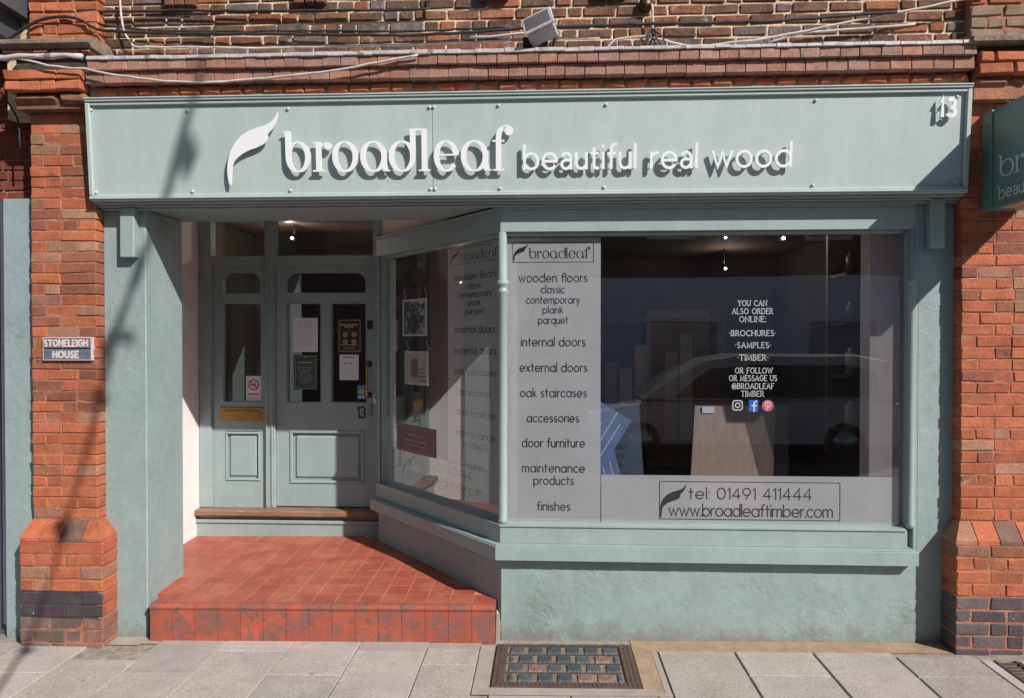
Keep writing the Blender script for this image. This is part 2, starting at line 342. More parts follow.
# ------------------------------------------------------------------ lettering: a small stroke alphabet
def arc(cx, cy, rx, ry, a0, a1, n=18):
    return [(cx + rx * math.cos(R(a0 + (a1 - a0) * i / n)), cy + ry * math.sin(R(a0 + (a1 - a0) * i / n))) for i in range(n + 1)]
AS, DS = 1.55, -.5
def O_(cx=.5): return arc(cx, .5, .5, .5, 90, 450, 28)
GL = {
 'a': (1.0, [O_(), [(1, 1), (1, 0)]]), 'b': (1.0, [O_(), [(0, AS), (0, 0)]]), 'c': (.82, [arc(.5, .5, .5, .5, 48, 312)]),
 'd': (1.0, [O_(), [(1, AS), (1, 0)]]), 'e': (1.0, [[(0.02, .5), (1, .5)] , arc(.5, .5, .5, .5, 0, 318, 24)]),
 'f': (.5, [arc(.5, 1.2, .28, .35, 70, 180, 8) + [(.22, 0)], [(0, .95), (.5, .95)]]),
 'g': (1.0, [O_(), [(1, 1), (1, -.1)] + arc(.55, -.1, .45, .4, 0, -150, 10)]), 'h': (.8, [[(0, AS), (0, 0)], [(0, .55)] + arc(.4, .6, .4, .4, 180, 0, 12) + [(.8, 0)]]),
 'i': (.0, [[(0, 1), (0, 0)], [(0, 1.38), (0, 1.46)]]), 'j': (.1, [[(.1, 1), (.1, -.3)], [(.1, 1.38), (.1, 1.46)]]),
 'k': (.7, [[(0, AS), (0, 0)], [(.65, 1), (0, .45)], [(.2, .6), (.7, 0)]]), 'l': (.0, [[(0, AS), (0, 0)]]),
 'm': (1.3, [[(0, 1), (0, 0)], [(0, .6)] + arc(.325, .65, .325, .35, 180, 0, 10) + [(.65, 0)], [(.65, .6)] + arc(.975, .65, .325, .35, 180, 0, 10) + [(1.3, 0)]]),
 'n': (.8, [[(0, 1), (0, 0)], [(0, .55)] + arc(.4, .6, .4, .4, 180, 0, 12) + [(.8, 0)]]), 'o': (1.0, [O_()]),
 'p': (1.0, [O_(), [(0, 1), (0, DS)]]), 'q': (1.0, [O_(), [(1, 1), (1, DS)]]), 'r': (.42, [[(0, 1), (0, 0)], [(0, .55)] + arc(.42, .58, .42, .4, 180, 85, 8)]),
 's': (.6, [arc(.31, .74, .26, .25, 40, 260, 10) + arc(.31, .26, .29, .25, 80, -145, 12)]),
 't': (.5, [[(.22, 1.4), (.22, 0)], [(0, .95), (.5, .95)]]), 'u': (.8, [[(0, 1)] + arc(.4, .4, .4, .4, 180, 360, 12) + [(.8, 1)], [(.8, 1), (.8, 0)]]),
 'v': (.8, [[(0, 1), (.4, 0), (.8, 1)]]), 'w': (1.3, [[(0, 1), (.34, 0), (.65, .95), (.96, 0), (1.3, 1)]]), 'x': (.75, [[(0, 1), (.75, 0)], [(.75, 1), (0, 0)]]),
 'y': (.8, [[(0, 1), (.42, .02)], [(.8, 1), (.2, DS)]]), 'z': (.7, [[(0, 1), (.7, 1), (0, 0), (.7, 0)]]),
 '.': (.0, [[(0, .0), (0, .07)]]), ':': (.0, [[(0, .05), (0, .13)], [(0, .85), (0, .93)]]), ' ': (.35, []), '-': (.4, [[(0, .5), (.4, .5)]]), '*': (.12, [[(0, .5), (.12, .5)]]),
 '0': (1.0, [arc(.5, .75, .5, .75, 90, 450, 28)]), '1': (.25, [[(0, 1.25), (.25, 1.5), (.25, 0)]]), '4': (.95, [[(.7, 0), (.7, 1.5), (0, .42), (.95, .42)]]),
 '9': (.95, [arc(.475, 1.02, .475, .48, 0, 360, 24), arc(.475, 1.02, .475, .48, 0, -30, 4) + [(.35, 0)]]),
 '3': (.8, [arc(.38, 1.12, .36, .38, 140, -90, 12) , arc(.38, .38, .42, .38, 90, -145, 14)]),
}
GL_T1 = dict(GL)    # upright 't' with a foot and two-storey 'a' for the humanist fascia strapline
GL_T1['a'] = (.72, [arc(.36, .66, .34, .34, 150, 0, 9) + [(.70, .0)], [(.70, .55), (.40, .55)] + arc(.33, .28, .31, .28, 90, 300, 12) + [(.70, .25)]])
GL_T1['t'] = (.5, [[(.2, 1.3), (.2, .25)] + arc(.42, .25, .22, .25, 180, 290, 6), [(0, .98), (.5, .98)]])
GL_T1['u'] = (.74, [[(0, 1)] + arc(.37, .37, .37, .37, 180, 360, 12), [(.74, 1), (.74, 0)]])
CAPS = {
 'A': (.9, [[(0, 0), (.45, 1), (.9, 0)], [(.2, .36), (.7, .36)]]), 'B': (.65, [[(0, 0), (0, 1), (.3, 1)] + arc(.3, .76, .28, .24, 90, -90, 8) + [(0, .52)], [(.3, .52)] + arc(.3, .26, .34, .26, 90, -90, 8) + [(0, 0)]]),
 'C': (.85, [arc(.5, .5, .5, .5, 45, 315)]), 'D': (.85, [[(0, 0), (0, 1), (.35, 1)] + arc(.35, .5, .5, .5, 90, -90, 12) + [(0, 0)]]),
 'E': (.6, [[(.6, 1), (0, 1), (0, 0), (.6, 0)], [(0, .52), (.48, .52)]]), 'F': (.58, [[(.58, 1), (0, 1), (0, 0)], [(0, .52), (.46, .52)]]),
 'G': (.9, [arc(.5, .5, .5, .5, 45, 330) + [(.93, .48), (.6, .48)]]), 'H': (.8, [[(0, 0), (0, 1)], [(.8, 0), (.8, 1)], [(0, .52), (.8, .52)]]), 'I': (.0, [[(0, 0), (0, 1)]]),
 'L': (.58, [[(0, 1), (0, 0), (.58, 0)]]), 'M': (1.0, [[(0, 0), (.08, 1), (.5, .1), (.92, 1), (1, 0)]]), 'N': (.85, [[(0, 0), (0, 1), (.85, 0), (.85, 1)]]),
 'O': (1.0, [O_()]), 'P': (.62, [[(0, 0), (0, 1), (.3, 1)] + arc(.3, .74, .3, .26, 90, -90, 8) + [(0, .48)]]), 'R': (.72, [[(0, 0), (0, 1), (.3, 1)] + arc(.3, .74, .3, .26, 90, -90, 8) + [(0, .48)], [(.3, .48), (.72, 0)]]),
 'S': (.6, [arc(.31, .75, .27, .25, 40, 260, 10) + arc(.31, .25, .3, .25, 80, -145, 12)]), 'T': (.75, [[(0, 1), (.75, 1)], [(.375, 1), (.375, 0)]]),
 'U': (.8, [[(0, 1)] + arc(.4, .4, .4, .4, 180, 360, 12) + [(.8, 1)]]), 'W': (1.25, [[(0, 1), (.32, 0), (.62, .9), (.93, 0), (1.25, 1)]]), 'Y': (.8, [[(0, 1), (.4, .5), (.8, 1)], [(.4, .5), (.4, 0)]]),
 ' ': (.4, []), ':': (.0, [[(0, 0), (0, .1)], [(0, .6), (0, .7)]]), '*': (.1, [[(0, .5), (.12, .5)]]), '@': (1.1, [arc(.55, .45, .55, .55, -60, 270, 20), arc(.5, .45, .22, .25, 0, 360, 14), [(.74, .7), (.76, .3)]]),
}
# display alphabet of the logo: thick uprights, hairline curves
def serif(x, y, w=.22): return [(x - w, y), (x + w, y)]
LOGO = {
 'b': (1.0, [arc(.5, .5, .5, .5, 180, -180, 32), [(.0, 1.38), (0, .45)]], [[(-.2, 1.36), (.02, 1.36)]], []),
 'r': (.62, [[(.08, 1), (.08, .02)]], [[(-.12, .98), (.1, .98)], serif(.08, .02, .24), arc(.5, .5, .42, .47, 178, 95, 8)], [(.5, .86, .13)]),
 'o': (1.0, [O_()], [], []),
 'a': (1.18, [O_(), [(1.0, .55)] + arc(1.22, .3, .22, .28, 180, 215, 3) + [(1.04, .02)]], [[(.98, .02), (1.24, .02)]], []),
 'd': (1.0, [O_(), [(1.0, 1.42), (1.0, .45)]], [], []),
 'l': (.3, [[(.15, 1.42), (.15, 0)]], [serif(.15, .02, .22)], []),
 'e': (1.0, [arc(.5, .5, .5, .5, 2, 325, 26)], [[(.05, .54), (.98, .54)]], []),
 'f': (.55, [arc(.5, 1.1, .38, .40, 120, 180, 8) + [(.12, .02)]], [serif(.12, .02, .24), [(-.14, 1.0), (.36, 1.0)], arc(.5, 1.1, .38, .40, 120, 60, 6)], [(.6, 1.33, .15)]),
}
LCOUNT = [0]
def ribbon(mb, pts, w, y0, depth, wfun=None, cap=True):
    # a stroke of width w (or of a width that follows its direction) standing on its backing, made solid
    P = [Vector((p[0], p[1])) for p in pts]
    Q = [P[0]]
    for p in P[1:]:
        if (p - Q[-1]).length > 1e-6: Q.append(p)
    P = Q; n = len(P)
    if n < 2: return
    closed = (P[0] - P[-1]).length < 1e-5 and n > 4
    LCOUNT[0] += 1; e = (LCOUNT[0] % 7) * .00012
    Lf, Rt = [], []
    for i in range(n):
        a = P[i - 1] if i > 0 else (P[-2] if closed else None)
        b = P[i + 1] if i < n - 1 else (P[1] if closed else None)
        d1 = (P[i] - a).normalized() if a is not None else None; d2 = (b - P[i]).normalized() if b is not None else None
        if d1 is None: t, sc_ = d2, 1
        elif d2 is None: t, sc_ = d1, 1
        else:
            t = d1 + d2
            if t.length < 1e-4: t = d1
            t.normalize(); sc_ = 1 / max(.45, t.dot(d1))
        nn = Vector((-t.y, t.x)); ww = (wfun(t) if wfun else w) * .5 * sc_
        p = P[i].copy()
        if cap and not closed and not wfun:
            if i == 0: p -= t * w * .3
            if i == n - 1: p += t * w * .3
        Lf.append(p + nn * ww); Rt.append(p - nn * ww)
    V = []
    for l, r in zip(Lf, Rt):
        V += [(l.x, y0 - e, l.y), (r.x, y0 - e, r.y), (l.x, y0 + depth, l.y), (r.x, y0 + depth, r.y)]
    F = []
    for i in range(n - 1):
        a = 4 * i; b = a + 4
        F += [(a, a + 1, b + 1, b), (a + 2, b + 2, b + 3, a + 3), (a, b, b + 2, a + 2), (a + 1, a + 3, b + 3, b + 1)]
    if not closed: F += [(0, 2, 3, 1), (4 * n - 4, 4 * n - 3, 4 * n - 1, 4 * n - 2)]
    mb.add(V, F)
def word_width(text, font, gap):
    x = 0; xs = []
    for ch in text:
        a = font[ch][0]; xs.append(x); x += a + gap
    return xs, x - gap
def text_line(mb, text, font, x0, x1, z, h, y, w, depth=.0006, gap=.3, wfun=None, serifs=0):
    xs, tot = word_width(text, font, gap); sx = (x1 - x0) / tot if tot > .01 else 0
    for ch, ox in zip(text, xs):
        for st in font[ch][1]:
            pts = [(x0 + (ox + p[0]) * sx, z + p[1] * h) for p in st]
            ribbon(mb, pts, w, y, depth, wfun)
            if serifs:
                for p in (st[0], st[-1]):
                    if p[1] in (0, 1): ribbon(mb, [(x0 + (ox + p[0]) * sx - serifs, z + p[1] * h), (x0 + (ox + p[0]) * sx + serifs, z + p[1] * h)], w * .7, y, depth)
def nib(thick, thin):
    return lambda t: thin + (thick - thin) * abs(t.y) ** 1.5
def logo_letter(mb, ch, x0, sx, z, h, y, thick, thin, depth):
    adv, heavy, light, balls = LOGO[ch]
    for st in heavy: ribbon(mb, [(x0 + p[0] * sx, z + p[1] * h) for p in st], thick, y, depth, nib(thick, thin))
    for st in light: ribbon(mb, [(x0 + p[0] * sx, z + p[1] * h) for p in st], thin * 1.05, y, depth)
    for (bx, bz, br) in balls:
        LCOUNT[0] += 1; e = (LCOUNT[0] % 7) * .00012
        mb.prism([(x0 + bx * sx + br * h * math.cos(2 * math.pi * i / 18), z + bz * h + br * h * math.sin(2 * math.pi * i / 18)) for i in range(18)], y - e, y + depth)
LEAF = [(395, 128), (393, 160), (383, 192), (362, 228), (342, 248), (333, 262), (337, 278), (328, 298), (310, 315), (275, 333), (235, 347), (195, 368), (165, 392), (145, 414), (134, 440), (129, 480),
        (127, 520), (124, 552), (112, 548), (106, 510), (104, 465), (108, 420), (118, 380), (135, 335), (160, 294), (195, 258), (235, 234), (280, 217), (320, 205), (352, 188), (377, 163)]
def leaf(mb, x0, x1, z0, z1, y0, y1):
    mb.prism([(x0 + (p[0] - 104) / 291 * (x1 - x0), z1 + (p[1] - 128) / 424 * (z0 - z1)) for p in LEAF][::-1], y0, y1)
def frame_rect(mb, x0, x1, z0, z1, t, y, d=.0005):
    mb.box((x0, y, z0), (x1, y + d, z0 + t)); mb.box((x0, y, z1 - t), (x1, y + d, z1)); mb.box((x0, y, z0 + t), (x0 + t, y + d, z1 - t)); mb.box((x1 - t, y, z0 + t), (x1, y + d, z1 - t))

# ------------------------------------------------------------------ ground
def slab_tone(dark=1.0):
    v = rnd(.88, 1.08) * dark; return (.41 * v, .365 * v * rnd(.98, 1.02), .335 * v * rnd(.97, 1.03))
m = MB()
m.quad((-60, -60, -.16 + g(-60) * .1), (60, -60, -.16 + g(60) * .1), (60, 60, -.16 + g(60) * .1), (-60, 60, -.16 + g(-60) * .1))
m.build('ground', M['asphalt'], kind='structure')
m = MB()
m.quad((-9, -2.55, g(-9) - .012), (9, -2.55, g(9) - .012), (9, .3, g(9) - .012), (-9, .3, g(-9) - .012))
m.quad((-9, -2.55, g(-9) - .012), (-9, -2.55, g(-9) - .3), (9, -2.55, g(9) - .3), (9, -2.55, g(9) - .012))
m.build('pavement_bed', M['joint'], kind='structure')
m = MB()
def slab(x0, x1, y0, y1, gap=.004, lift=0, tone=None):
    V = []; jz = rnd(-.0012, .0012)
    a, b, c, d = x0 + gap, x1 - gap, y0 + gap, y1 - gap
    lo = MB(); lo.cbox((a, c, -.05), (b, d, 0), .003)
    m.add([(p[0], p[1], p[2] + g(p[0]) + jz + lift) for p in lo.v], lo.f, col=tone or slab_tone())
LX = [-.72 - .43 * i for i in range(0, 14)]
for i in range(13):
    x1, x0 = LX[i], LX[i + 1]; off = -.2 if i % 2 == 0 else -.5
    if x0 < -2.4 and i % 2 == 0: off = -.33
    ys = [-.02 if x0 > -2.5 else (-.1 if x0 < -3 else -.3), off] + [off - .6 * k for k in range(1, 5)]
    ys = [y for y in ys if y > -2.35] + [-2.35]
    if ys[0] - ys[1] < .04: ys.pop(0)
    for a, b in zip(ys, ys[1:]): slab(x0, x1, b, a, .003)
# between the step and the light grate, and in front of the grate
slab(-.72, -.395, -.36, -.14, .003); slab(-.72, -.395, -.98, -.36, .003); slab(-.72, -.30, -1.6, -.98, .004); slab(-.30, .14, -1.3, -.70, .004); slab(.14, .60, -1.3, -.70, .004); slab(.60, .68, -1.3, -.70, .002)
slab(-.72, -.3, -2.35, -1.6); slab(-.3, .14, -2.35, -1.3); slab(.14, .68, -2.35, -1.3)
RX = [.68 + .46 * i for i in range(0, 14)]
for i in range(13):
    x0, x1 = RX[i], RX[i + 1]
    if i == 4: continue
    off = -.46 if i % 2 == 1 else -.75
    ys = [-.155 if x1 < 2.4 else -.2, off] + [off - .6 * k for k in range(1, 5)]
    ys = [y for y in ys if y > -2.35] + [-2.35]
    for a, b in zip(ys, ys[1:]): slab(x0, x1, b, a, .0065 if i < 5 else .004, tone=slab_tone(.93))
# pale strips either side of the drain channel
for xa, xb in ((2.52, 2.585), (2.73, 2.98)): slab(xa, xb, -2.35, -.25, .002, tone=slab_tone(1.05))
# kerb
for i in range(20): slab(-9 + .915 * i, -9 + .915 * (i + 1), -2.55, -2.36, .004, .002, tone=slab_tone(.9))
m.build('pavement', M['slab'], kind='structure')
m = MB()
def gsheet(x0, x1, y0, y1, z): m.quad((x0, y0, g(x0) + z), (x1, y0, g(x1) + z), (x1, y1, g(x1) + z), (x0, y1, g(x0) + z))
gsheet(.535, .675, -.66, -.12, -.003); gsheet(.535, 2.48, -.15, .02, -.0075)
m.build('sandy_strip', M['sand'], kind='structure')
m = MB()
gsheet(-.39, .60, -.70, -.62, -.002); gsheet(-.39, -.30, -.62, -.09, -.0025); gsheet(.60, .68, -.70, -.66, -.0015)
gsheet(-.72, -.395, -.14, .0, -.004); gsheet(.645, .678, -.66, -.17, -.001)
gsheet(-2.56, -.72, -.10, .02, -.0045); gsheet(-2.85, -2.56, -.12, .02, -.0043)
m.build('cement_patch', M['cement'], kind='structure')

# drain channel at the right
t = thing('drain_channel', (2.66, -.6, g(2.66) - .02), 'dark slotted drain channel crossing the pavement beside the right brick pier', 'drain')
m = MB()
for xa in (2.592, 2.708): m.box((xa, -2.35, g(2.66) - .06), (xa + .014, -.25, g(2.66) + .001))
m.build('rim', M['iron'], t)
m = MB()
for k in range(52): m.box((2.608, -2.33 + k * .04, g(2.66) - .03), (2.706, -2.315 + k * .04, g(2.66) - .003))
m.build('grating', M['iron'], t)

# ------------------------------------------------------------------ pavement light (iron grate with glass blocks)
t = thing('pavement_light', (.12, -.36, g(.12)), 'cast iron pavement light with small blue glass blocks below the window riser', 'pavement light')
QX = [at(502, 643, 0).x, 0]
gx0, gx1, gy0, gy1 = -.292, .528, -.615, -.085
def gz(x, z): return g(x) + z
m = MB()
def gbox(mb, x0, x1, y0, y1, z0, z1, ch=0, **k):
    lo = MB(); lo.cbox((x0, y0, z0), (x1, y1, z1), ch); mb.add([(p[0], p[1], p[2] + g(p[0])) for p in lo.v], lo.f, **k)
for (a, b, c, d) in ((gx0, gx1, gy0, gy0 + .048), (gx0, gx1, gy1 - .022, gy1), (gx0, gx0 + .07, gy0 + .048, gy1 - .022), (gx1 - .078, gx1, gy0 + .048, gy1 - .022)):
    gbox(m, a, b, c, d, -.03, .004, .002)
    for i in range(int((b - a) / .024)):
        for j in range(int((d - c) / .022)):
            gbox(m, a + .004 + i * .024, a + .019 + i * .024, c + .004 + j * .022, c + .016 + j * .022, .003, .0085, .002)
m.build('frame', M['iron'], t)
m = MB(); gbox(m, gx0 + .06, gx1 - .07, gy0 + .04, gy1 - .02, -.03, -.004); m.build('bed', M['stone'], t)
bx0, bx1, by0, by1 = gx0 + .072, gx1 - .08, gy0 + .05, gy1 - .024
rows = 4; rh = (by1 - by0) / rows
GB = [mat('block_glass_' + n, c, .42, spec=.3, var=.45, vscale=30, bump=.006, bscale=45, stain=((.22, .25, .27), 26, .62, .70)) for n, c in (('blue', (.058, .066, .080)), ('grey', (.085, .09, .10)), ('teal', (.055, .068, .076)), ('brown', (.21, .13, .10)))]
for r in range(rows):
    pitch = (bx1 - bx0) / 6; xs = [bx0 + k * pitch for k in range(7)] if r % 2 else [bx0] + [bx0 + (k + .5) * pitch for k in range(6)] + [bx1]
    for k, (a, b) in enumerate(zip(xs, xs[1:])):
        brown = (r == 0 and k in (4, 5)) or (r == 1 and k == 1) or (r == 2 and k == 5)
        m = MB(); gbox(m, a + .008, b - .008, by0 + r * rh + .009, by0 + (r + 1) * rh - .009, -.02, .004 + rnd(-.002, .002), .012)
        m.build('glass_block', GB[3] if brown else GB[random.randrange(3)], t)
m = MB()    # little studs of the lattice between the blocks
for r in range(rows + 1):
    for k in range(48): gbox(m, bx0 + k * (bx1 - bx0) / 48 + .003, bx0 + k * (bx1 - bx0) / 48 + .010, by0 + r * rh - .005, by0 + r * rh + .005, -.006, .004, .0015)
m.build('lattice', M['iron'], t, kind='stuff')

# ------------------------------------------------------------------ brick building
B = thing('brick_building', (-.2, .3, -.05), 'red brick building with piers, cornice and dark upper wall around the green shopfront', 'building')
def tone_red(z=1, dark=.22):
    r = random.random()
    if r < dark: c = (.26, .095, .06)
    elif r < dark + .12: c = (.33, .165, .105)
    else: c = (.40, .120, .060)
    v = rnd(.82, 1.15); return (c[0] * v, c[1] * v * rnd(.92, 1.08), c[2] * v)
def tone_dark():
    r = random.random()
    c = (.135, .076, .054) if r < .46 else (.19, .092, .06) if r < .74 else (.29, .11, .062) if r < .90 else (.16, .12, .11)
    v = rnd(.8, 1.2); return (c[0] * v, c[1] * v, c[2] * v)
def tone_rose():
    v = rnd(.8, 1.12); c = random.choice([(.36, .19, .145), (.37, .18, .13), (.33, .19, .155)]); return (c[0] * v, c[1] * v, c[2] * v)
def courses(mb, x0, x1, y0, y1, z0, z1, h, tone, joint=.008, stretch=.20, head=.098, ch=.004, jn=.003, phase=0, edge=None, last=None):
    n = max(1, round((z1 - z0) / h)); h = (z1 - z0) / n
    for i in range(n):
        k = i + phase; x = x0; first = True; z = z0 + i * h
        while x < x1 - .01:
            if first: L_ = stretch if k % 2 == 0 else head * rnd(.9, 1.1)
            else: L_ = (stretch * rnd(.96, 1.04)) if random.random() < .68 else head * rnd(.95, 1.1)
            first = False; e = x + L_
            if x1 - e < .055: e = x1
            dd = rnd(-.003, .003)
            mb.cbox((x + joint / 2, y0 + dd, z + joint / 2), (e - joint / 2 if e < x1 else x1, y1, z + h - joint / 2), ch, .0022, jn, col=(last if last and e >= x1 else tone)(z + h / 2))
            x = e
def pier_tone(z):
    if z < .1: c = (.17, .115, .10)
    elif z < .285: c = (.062, .056, .062)
    else: return tone_red(dark=.02)
    v = rnd(.75, 1.25); return (c[0] * v, c[1] * v, c[2] * v)
def pier_shaft_tone(z):
    if z > 1.35: return tone_red(dark=.42)
    return tone_red(dark=.08)
def right_tone(z): return tone_red(dark=.13)
def right_base_tone(z):
    if z < .34: c = (.105, .082, .085); v = rnd(.7, 1.3); return (c[0] * v, c[1] * v, c[2] * v)
    return tone_red(dark=.12)
def pier(x0, x1, bx0, bx1, zg, sh_tone, ba_tone, top, bz, last=None):
    m = MB(); mm = MB()
    courses(m, x0, x1, -.08, .03, bz + .07, top, .0685, sh_tone, joint=.006, jn=.0025)
    m.box((x0 + .008, -.0755, bz), (x1 - .008, .03, top), mat=1)
    p = m.build('pier', [M['brick'], M['mortar']], B)
    m = MB()
    courses(m, bx0, bx1, -.155, .03, zg - .05, bz - .055, .076, ba_tone, joint=.006, ch=.005, jn=.003, last=last)
    m.box((bx0 + .008, -.1505, zg - .06), (bx1 - .008, .03, bz - .055), mat=1)
    if last:        # black paint brushed over the front of the plinth only
        for i, f in enumerate(m.f):
            cx, cy, cz = (sum(m.v[k][a] for k in f) / len(f) for a in range(3))
            if cy < -.1515 and .10 < cz < .288: m.c[i] = tuple(q * rnd(.8, 1.3) for q in (.060, .054, .060)); 
        m.box((bx0 + .012, -.1522, .105), (bx1 - .03, -.149, .283), col=(.055, .05, .055))
    # weathered plinth course sloping back to the shaft
    n = max(3, int((bx1 - bx0) / .115)); wd = (bx1 - bx0) / n
    for i in range(n):
        a, b = bx0 + i * wd + .003, bx0 + (i + 1) * wd - .003
        ia = x0 if i == 0 else a; ib = x1 if i == n - 1 else b
        c = (.19, .11, .085) if i == 2 else ba_tone(1)
        z0, z1 = bz - .055, bz + .065
        V = [(a, -.155, z0), (b, -.155, z0), (b, .03, z0), (a, .03, z0), (a, -.155, z0 + .022), (b, -.155, z0 + .022), (ib, -.081, z1), (ia, -.081, z1), (ib, .03, z1), (ia, .03, z1), (b, .03, z0 + .022), (a, .03, z0 + .022)]
        m.add(V, [(0, 1, 5, 4), (4, 5, 6, 7), (7, 6, 8, 9), (1, 2, 10, 5), (5, 10, 8, 6), (3, 0, 4, 11), (11, 4, 7, 9), (0, 3, 2, 1)], col=c)
    m.build('plinth', [M['brick'], M['mortar']], B)
pier(-3.272, -2.842, -3.305, -2.765, -.075, pier_shaft_tone, pier_tone, 3.30, .645, last=lambda z: tone_red(dark=.05) if z > .12 else (.24, .12, .09))
pier(2.495, 3.36, 2.432, 3.46, .0, right_tone, right_base_tone, 3.27, .70)
def orange(z=0):
    v = rnd(.85, 1.15); return (.42 * v, .135 * v, .065 * v)
def cap_left():
    m = MB()
    courses(m, -3.31, -2.83, -.185, .05, 3.325, 3.392, .067, lambda z: (.22, .10, .065), joint=.003, stretch=.3, ch=.018)
    courses(m, -3.34, -2.85, -.21, .05, 3.395, 3.525, .065, orange, joint=.004, stretch=.23, ch=.005, jn=.008)
    m.box((-3.30, -.15, 3.30), (-2.84, .05, 3.335), col=(.2, .09, .06)); m.box((-3.30, -.15, 3.335), (-2.86, .05, 3.62), col=(.07, .05, .045))
    courses(m, -3.36, -2.80, -.20, .05, 3.625, 3.655, .03, lambda z: (.33, .12, .08), ch=.005)
    courses(m, -3.30, -2.84, -.05, .05, 3.735, 4.3, .075, orange, ch=.006, jn=.006)
    m.box((-3.29, -.04, 3.6), (-2.85, .05, 4.3), mat=1)
    c = m.build('capital', [M['brick'], M['mortar']], B)
    m = MB()
    pts = [(-.05, 3.655), (-.20, 3.655), (-.235, 3.675), (-.235, 3.695), (-.20, 3.715), (-.06, 3.735), (.04, 3.735), (.04, 3.655)]
    m.prism(pts, -3.36, -2.78, 'yz'); m.build('coping', M['stone'], c)
    m = MB()
    V = []
    for k in range(9):
        x = -3.6 + k * .098; V.append((x, 3.585 + rnd(-.004, .004) + (.010 if 3 < k < 8 else 0)))
    m.tube([(x, -.235 + rnd(-.006, .006), z) for x, z in V], [.016 + rnd(-.003, .004) for _ in V], 6); m.build('flashing', M['lead'], c)
cap_left()
def cap_right():
    m = MB()
    courses(m, 2.52, 3.36, -.17, .05, 3.335, 3.39, .055, lambda z: (.30, .12, .075), ch=.016)
    courses(m, 2.515, 3.40, -.21, .05, 3.395, 3.535, .07, orange, ch=.006, jn=.004)
    m.box((2.52, -.15, 3.27), (3.36, .05, 3.60), mat=1)
    courses(m, 2.56, 3.36, -.04, .05, 3.66, 4.3, .075, lambda z: orange() if random.random() < .35 else (.25, .17, .12), ch=.006, jn=.006)
    m.box((2.565, -.03, 3.6), (3.36, .05, 4.3), mat=1)
    c = m.build('capital', [M['brick'], M['mortar']], B)
    m = MB()
    pts = [(.04, 3.575), (-.20, 3.565), (-.25, 3.572), (-.25, 3.60), (-.2, 3.625), (.0, 3.665), (.04, 3.665)]
    m.prism(pts, 2.46, 3.42, 'yz'); m.build('coping', M['stone'], c)
cap_right()
# upper wall
m = MB()
courses(m, -2.87, 2.60, .02, .12, 3.60, 4.36, .069, lambda z: tone_dark(), joint=.0115, stretch=.215, head=.10, ch=.005, jn=.004)
m.box((-3.5, .030, 3.30), (3.4, .14, 4.38), mat=1)
m.build('upper_wall', [M['dark_brick'], M['pale_mortar']], B)
# brick corbels at the very top
for cx in (-2.42, -1.58, -.42, .32):
    for k in range(3):
        m = MB(); m.cbox((cx + k * .068, -.03, 3.985), (cx + k * .068 + .058, .03, 4.2), .004, .002, .002, col=(.17, .075, .05)); m.build('corbel', M['brick'], B)
# string course / cornice over the fascia
m = MB()
for z0, z1, yy, tone, wd in ((3.375, 3.432, -.145, lambda: (.42 * rnd(.8, 1.1), .13 * rnd(.8, 1.1), .062), .13), (3.438, 3.507, -.19, tone_rose, .118), (3.509, 3.566, -.215, tone_rose, .118)):
    x = -2.845 + rnd(0, .05)
    while x < 2.50:
        e = min(x + wd * rnd(.93, 1.07), 2.50)
        m.cbox((x + .0016, yy + rnd(-.002, .002), z0), (e - .0016, .03, z1), .012 if z0 < 3.4 else .0025, .0012, .002, col=tone()); x = e
m.box((-2.84, -.13, 3.36), (2.49, .04, 3.565), mat=1)
cor = m.build('cornice', [M['brick'], mat('dark_mortar', (.24, .15, .12), .95, var=.3, vscale=14, bump=.004, bscale=60)], B)
m = MB(); n = 60
for k in range(n):
    a, b = -2.80 + k * 5.3 / n, -2.80 + (k + 1) * 5.3 / n
    m.cbox((a, -.228 + rnd(-.003, .003), 3.567 + rnd(-.002, .002)), (b + .001, .03, 3.590 + rnd(-.003, .003)), .003)
m.build('flashing', M['lead'], cor)

# ------------------------------------------------------------------ left neighbour
t = thing('neighbouring_shop', (-3.6, .2, -.1), 'pale green pilaster and dark brick of the next shop at the left edge', 'building')
m = MB(); m.cbox((-3.50, -.02, -.12), (-3.262, .4, 2.77), .004); m.build('pilaster', M['render'], t)
m = MB(); courses(m, -4.6, -3.25, .12, .3, 2.78, 4.3, .07, lambda z: (.17 * rnd(.8, 1.1), .045, .03), ch=.004); m.box((-4.6, .13, 2.78), (-3.25, .3, 4.35), mat=1); m.build('brick_panel', [M['brick'], M['mortar']], t)
m = MB(); m.box((-4.6, .05, -.12), (-3.503, .4, 2.77)); m.box((-3.53, -.005, .0), (-3.503, .05, 2.76)); m.build('door_panel', M['slate'], t)
m = MB(); m.box((-4.8, -.7, 3.74), (-3.42, .3, 4.25)); m.build('dark_hood', M['black'], t)
m = MB(); m.add([(-3.418, -.35, 3.78), (-3.418, .3, 3.78), (-3.36, .3, 4.2), (-3.36, -.35, 4.2)], [(0, 1, 2, 3)]); m.box((-3.42, -.3, 3.93), (-3.33, .2, 4.2)); m.build('hood_side', M['slate'], t)

# ------------------------------------------------------------------ shopfront
S = thing('shopfront', (-.2, .4, 0), 'grey green painted timber shopfront with corner bay window and recessed entrance', 'shopfront')
m = MB(); m.cbox((-2.845, 0, -.10), (-2.565, .455, 2.70), .006); p = m.build('pilaster', M['render'], S)
m = MB(); m.cbox((-2.70, -.06, 2.382), (-2.607, .0, 2.70), .005); m.build('bracket', M['paint'], p)
m = MB(); m.cbox((2.285, 0.004, -.05), (2.52, .3, 2.72), .006); p = m.build('pilaster', M['render'], S)
m = MB(); m.cbox((2.325, -.06, 2.412), (2.412, .004, 2.715), .005); m.build('bracket', M['paint'], p)
